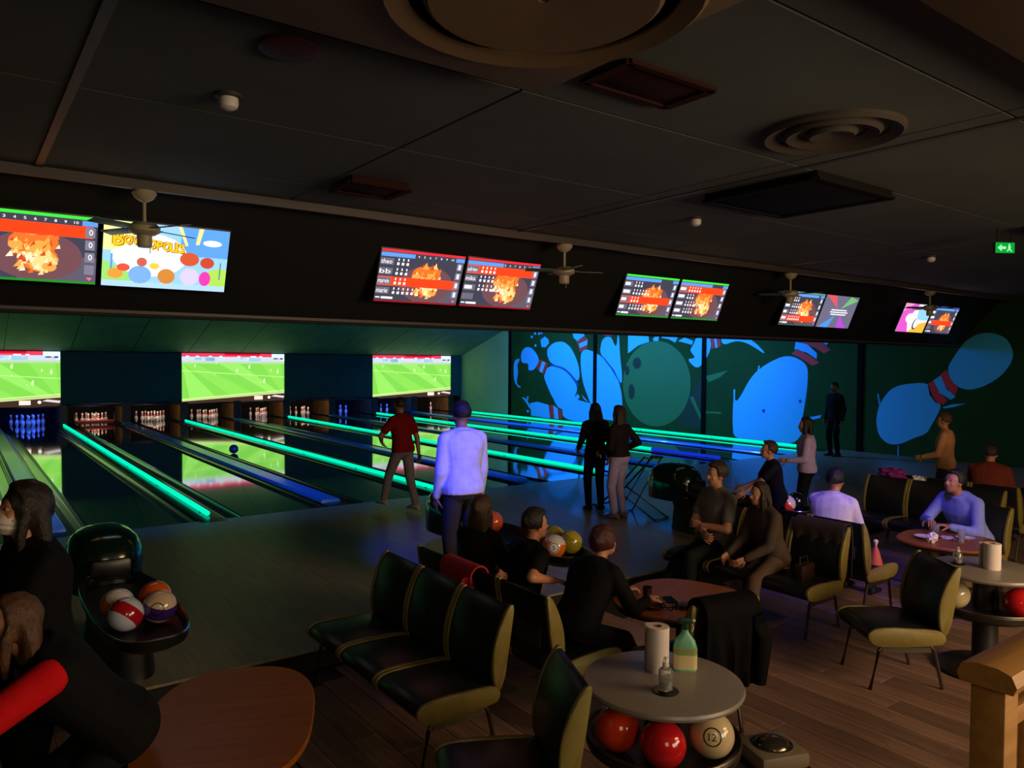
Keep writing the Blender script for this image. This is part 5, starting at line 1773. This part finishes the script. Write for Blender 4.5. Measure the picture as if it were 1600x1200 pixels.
    def fh(d):
        """hair shell: full over crown and back, drawn in over the face"""
        r = hair_k * (1.0 + 0.09 * noise.noise(Vector((d.x * 4 + seed, d.y * 4, d.z * 3))) + 0.05 * noise.noise(Vector((d.x * 11, d.y * 11 + seed, d.z * 6))))
        front = d.y - 0.25 - 0.55 * max(0, d.z - 0.35) * 2.0
        if front > 0:
            r -= min(0.28, front * 0.9)
        if d.z < -0.45 and style == 'short':
            r -= min(0.35, (-0.45 - d.z) * 1.2)
        return r
    hb = MB()
    hb.ell(hp(0, -0.014, 0.030), (0.084 * hk, 0.104 * hk, 0.102 * hk), HR, 30, 20, fn=fh)
    if style == 'short':
        hb.ell(hp(0, 0.035, 0.098), (0.055 * hk, 0.05 * hk, 0.028 * hk), HR, 16, 8)
        hme = remesh(hb, 'hair', 0.009, 2, HM)
    else:
        rings = []
        n = 9
        Ld = hair_len * k
        for i in range(n):
            t = i / (n - 1)
            c = hp(0, -0.050, 0.04 - 0.01 * i) * 1.0
            c = Vector((c.x, c.y, c.z)) + Vector((0, 0, -1)) * Ld * t * 0.9 - (HR @ Vector((0, 1, 0))) * (0.02 * math.sin(t * PI)) * k
            wd = (0.090 + 0.026 * math.sin(t * PI) - 0.035 * max(0, t - 0.75) * 2) * k
            dp = (0.060 - 0.028 * t) * k
            rings.append([c + (HR @ Vector((math.cos(2 * PI * j / 20) * wd * (1 + 0.06 * math.sin(j * 3 + i + seed)), math.sin(2 * PI * j / 20) * dp, 0))) for j in range(20)])
        if style == 'pony':
            rings = []
            for i in range(7):
                t = i / 6
                c = hp(0, -0.075 - 0.07 * math.sin(t * 2.4), 0.05 - 0.26 * t * t)
                rr = (0.030 + 0.012 * math.sin(t * PI) - 0.018 * t) * k
                rings.append([c + (HR @ Vector((math.cos(2 * PI * j / 12) * rr, 0, math.sin(2 * PI * j / 12) * rr))) for j in range(12)])
        hb.loft(rings)
        if style == 'long':
            for s in (-1, 1):
                hb.tube([hp(s * 0.062, 0.015, 0.06), hp(s * 0.082, 0.01, -0.03), hp(s * 0.080, 0.005, -0.12), hp(s * 0.074, 0.0, -0.12) + Vector((0, 0, -Ld * 0.4))], [0.022 * k, 0.026 * k, 0.024 * k, 0.012 * k], 10)
        hme = remesh(hb, 'hair', 0.010, 3, HM)
    link('hair', hme, root)
    # ---- top
    c = MB()
    torso(c, 0.011, hem, 0.316, 0.006)
    for s_ in S:
        c.capsule(N0 + un * 0.004 * h, s_ + u * 0.006 * h, 0.034 * h, 0.034 * h, n=12)
    L = {'none': 0.0, 'short': 0.62, 'long': 1.0}[sleeve]
    for i, s in enumerate((-1, 1)):
        if sleeve == 'long':
            c.capsule(S[i], E[i], 0.031 * h + 0.013, 0.026 * h + 0.012, n=14)
            q = E[i] + (W[i] - E[i]) * 0.94
            c.capsule(E[i], q, 0.026 * h + 0.012, 0.0175 * h + 0.010, n=14)
        elif sleeve == 'short':
            q = S[i] + (E[i] - S[i]) * 0.66
            c.capsule(S[i], q, 0.031 * h + 0.014, 0.028 * h + 0.017, n=14)
    TM = cloth_mat(top)
    cm = remesh(c, 'top', 0.012, 4, TM)
    if panel:
        # a contrasting sleeve over one upper arm
        i = panel[0]
        q = MB()
        q.capsule(S[i] + (E[i] - S[i]) * 0.06, E[i] + (W[i] - E[i]) * 0.05, 0.031 * h + 0.020, 0.026 * h + 0.020, n=22, k=5)
        q.build('red_sleeve', cloth_mat(panel[1]), root)
    link('top', cm, root)
    # ---- trousers and shoes
    c = MB()
    torso(c, 0.007, -0.05, 0.07)
    for i, s in enumerate((-1, 1)):
        hip, kn = K[i]
        c.capsule(hip, kn, 0.050 * h + 0.010, 0.034 * h + 0.013, n=14)
        c.capsule(kn, A[i] + (kn - A[i]) * 0.08, 0.034 * h + 0.013, 0.022 * h + 0.018, n=14)
    link('trousers', remesh(c, 'trousers', 0.0125, 4, cloth_mat(bottom)), root)
    for i, s in enumerate((-1, 1)):
        c = MB()
        a = A[i]
        z0 = a.z - 0.045 * h
        rings = []
        for t, w_, hh in ((-0.045, .020, .030), (-0.035, .026, .050), (0.0, .030, .060), (0.04, .031, .040), (0.085, .030, .026), (0.105, .020, .018)):
            cx_ = Vector((a.x, a.y + t * h, z0))
            rings.append([cx_ + Vector((math.cos(2 * PI * j / 14) * w_ * h, 0, (math.sin(2 * PI * j / 14) * 0.5 + 0.5) * hh * h)) for j in range(14)])
        c.loft(rings)
        c.build('shoe', cloth_mat(shoes, 0.5), root, 60)
    return root


F0, F1 = FLOOR, 0.0
# walking bowler in red, seen from behind
person('person in a dark red top and grey trousers stepping at the foul line', (5.44, 10.15, F1), (-0.25, 1), 1.70, top=(120, 16, 16), sleeve='short', bottom=(120, 112, 110), hair=(38, 26, 16), shoes=(150, 140, 130), lean=4,
       feet=((5.26, 10.45, 0), (5.56, 9.95, 0)), hands=((5.22, 10.42, 1.02), (5.70, 10.12, 0.84)), elbows=((-0.8, -0.5, -0.2), (0.6, -0.6, -0.2)), head_pitch=-2, hem=-0.02, skin=(150, 104, 80), bulk=1.1)
# tall man in white, hand on a ball
person('tall man in a white sweatshirt from behind, hand at the middle ball return', (4.00, 6.22, F1), (0.12, 1), 1.86, top=(222, 222, 230), sleeve='long', bottom=(60, 56, 52), hair=(18, 15, 14), lean=2, hands=((3.78, 6.36, 0.92), (4.30, 6.36, 0.82)), hem=-0.02, bulk=1.12, skin=(160, 112, 86), palms=(None, (0, 0, -1)), curl=(0.5, 0.9))
# two women near the ramp
person('woman with long brown hair in a dark top and lavender trousers', (7.72, 7.84, F1), (-0.15, 1), 1.62, top=(34, 28, 28), sleeve='long', bottom=(178, 160, 206), hair=(52, 34, 24), style='long', hair_len=0.42, hands=((7.50, 8.0, 0.95), (7.96, 7.96, 0.98)), hem=0.02, shoes=(120, 110, 120), bulk=1.05, hair_k=1.15)
person('woman with long black hair standing beyond the one in lavender trousers', (7.86, 8.50, F1), (0.4, 1), 1.62, top=(22, 20, 24), sleeve='long', bottom=(26, 24, 30), hair=(18, 15, 16), style='long', hair_len=0.40, hem=-0.02, hands=((7.62, 8.62, 0.95), None), hair_k=1.12)
# child reaching over the far ball return
person('child in a black t-shirt reaching out beside the far ball return', (7.54, 5.10, F1), (-0.75, 0.65), 1.36, top=(20, 20, 22), bottom=(24, 24, 30), hair=(52, 32, 20), lean=10, hands=((7.14, 5.28, 0.78), (7.36, 5.44, 0.82)), head_pitch=-10, hem=-0.02, head_k=1.12, curl=(0.2, 0.3))
person('girl in a lilac jacket with black hair standing past the far ball return', (9.30, 5.85, F1), (-0.6, 0.8), 1.52, top=(176, 158, 206), sleeve='long', bottom=(16, 16, 20), hair=(18, 15, 16), style='long', hair_len=0.2, hem=-0.04, hands=((9.0, 5.95, 0.95), None), bulk=1.2, hair_k=1.1)
person('person all in black standing at the mural wall', (17.3, 10.15, F1), (-1, 0.2), 1.80, top=(14, 14, 15), sleeve='long', bottom=(14, 14, 15), hair=(16, 14, 14), skin=(90, 66, 54), hem=-0.03)
# man in grey with folded arms, facing the lanes
person('seated man in a grey t-shirt with folded arms', (6.23, 4.92, F0), (-1, 0.25), 1.80, sit=0.46, top=(112, 106, 98), bottom=(22, 24, 26), hair=(42, 28, 20), lean=-2, bulk=1.16, hands=((6.00, 4.92, 0.63), (5.98, 4.88, 0.57)), elbows=((-0.25, -0.7, -0.8), (-0.25, 0.7, -0.8)), feet=((5.65, 4.78, F0), (5.55, 5.06, F0)), head_yaw=-4, skin=(186, 130, 100), hem=-0.02, palms=((1, 0.3, 0), (1, -0.3, 0)), curl=(0.7, 0.7), hair_k=1.1)
person('seated woman in a grey-brown top with dark hair next to the man in grey', (6.27, 4.28, F0), (-1, 0.35), 1.62, sit=0.46, top=(74, 62, 54), sleeve='long', bottom=(96, 78, 66), hair=(40, 26, 20), style='long', hair_len=0.2, lean=14, hands=((5.87, 4.30, 0.44), (5.91, 4.52, 0.44)), feet=((5.67, 4.10, F0), (5.65, 4.40, F0)), head_yaw=0, hem=-0.03, bulk=1.1, skin=(170, 118, 92))
person('person in a lilac-white sweater seated with the back turned', (7.12, 4.22, F0), (1, 0.15), 1.70, sit=0.46, top=(214, 204, 216), sleeve='long', bottom=(24, 24, 28), hair=(20, 16, 16), lean=12, bulk=1.25, hands=((7.52, 4.42, 0.50), (7.55, 4.08, 0.50)), feet=((7.70, 4.36, F0), (7.70, 4.06, F0)), hem=-0.02, hair_k=1.1)
# youngsters round the brown table
person('seated boy with auburn hair in a black jacket leaning over the oval table', (3.44, 3.92, F0), (1, 0.12), 1.62, sit=0.46, top=(16, 15, 16), sleeve='long', bottom=(26, 24, 26), hair=(66, 24, 18), lean=30, bulk=1.18, hands=((4.02, 4.02, 0.55), (3.98, 3.74, 0.55)), feet=((4.02, 4.02, F0), (4.02, 3.78, F0)), head_pitch=-14, head_k=1.04, hem=-0.03, skin=(176, 122, 96), palms=((0, 0, -1), (0, 0, -1)), hair_k=1.16)
person('seated boy with dark hair in a black t-shirt, bare arm stretched forward', (3.40, 4.50, F0), (1, -0.05), 1.60, sit=0.46, top=(15, 15, 17), sleeve='short', bottom=(26, 24, 26), hair=(22, 16, 14), lean=12, hands=((3.84, 4.86, 0.44), (3.50, 4.20, 0.66)), elbows=(None, (-1.0, -0.55, -0.25)), feet=((4.0, 4.66, F0), (4.0, 4.40, F0)), hem=-0.03, head_yaw=-12, palms=(None, (0, 0, -1)), skin=(190, 128, 92), curl=(0.5, 0.25), head_k=1.05, bulk=1.08, hair_k=1.1)
person('seated girl with long brown hair at the end of the bench', (3.36, 5.02, F0), (1, 0.3), 1.64, sit=0.46, top=(22, 20, 20), sleeve='long', bottom=(30, 28, 30), hair=(62, 40, 22), style='long', hair_len=0.34, lean=4, feet=((3.95, 5.24, F0), (4.0, 5.0, F0)), hands=((3.75, 5.24, 0.42), (3.78, 5.02, 0.42)), hem=-0.03, hair_k=1.12)
# far seats
person('seated man in a blue-grey shirt bent over the cluttered table', (8.56, 3.45, F0), (-1, 0.3), 1.78, sit=0.46, top=(128, 140, 190), sleeve='long', bottom=(110, 88, 62), hair=(22, 17, 16), lean=24, hands=((8.04, 3.46, 0.62), (8.06, 3.66, 0.64)), elbows=((0.3, -0.8, -0.9), (0.3, 0.9, -0.9)), feet=((8.10, 3.30, F0), (8.12, 3.58, F0)), skin=(166, 112, 82), hem=-0.03, bulk=1.16, palms=((0, 0, -1), (0, 0, -1)), curl=(0.8, 0.8), head_pitch=-8)
person('person in a tan top standing before the painted pin', (12.0, 5.25, F0), (-0.3, 1), 1.67, top=(200, 146, 100), sleeve='long', bottom=(60, 52, 48), hair=(84, 56, 34), style='short', hem=-0.05, hands=((11.8, 5.5, 0.85), None), skin=(180, 126, 96), bulk=1.1)
person('person in a rust-red top seated at the far bench with the back turned', (11.0, 4.28, F0), (1, 0.2), 1.74, sit=0.46, top=(110, 48, 38), sleeve='long', bottom=(30, 26, 28), hair=(40, 26, 22), lean=16, bulk=1.25, feet=((11.5, 4.43, F0), (11.5, 4.18, F0)), hands=((11.4, 4.53, 0.45), (11.4, 4.13, 0.45)), hem=-0.03)
# near edge of the view
person('person with long black hair and a white face mask in a black coat', (0.31, 4.30, F0), (-1, -0.25), 1.80, top=(15, 14, 15), sleeve='long', bottom=(18, 17, 18), hair=(30, 18, 14), style='long', hair_len=0.40, mask=(206, 196, 186), hem=-0.05, lean=3, head_pitch=-12, hands=((-0.05, 4.05, 0.70), (0.02, 4.60, 0.85)), bulk=1.35, hair_k=1.2)
person('person perched in a black jacket with one bright red sleeve', (0.58, 3.72, F0), (-1, -0.06), 1.75, sit=0.665, top=(16, 15, 16), sleeve='long', bottom=(20, 19, 20), hair=(84, 54, 28), style='long', hair_len=0.2, hem=-0.05, lean=38, panel=(0, (200, 16, 22)), hands=((-0.40, 3.30, 0.72), (-0.12, 3.95, 0.62)), feet=((0.10, 3.56, F0), (0.10, 3.88, F0)), bulk=1.3, elbows=((-0.1, -0.4, -0.9), None), head_pitch=-10)
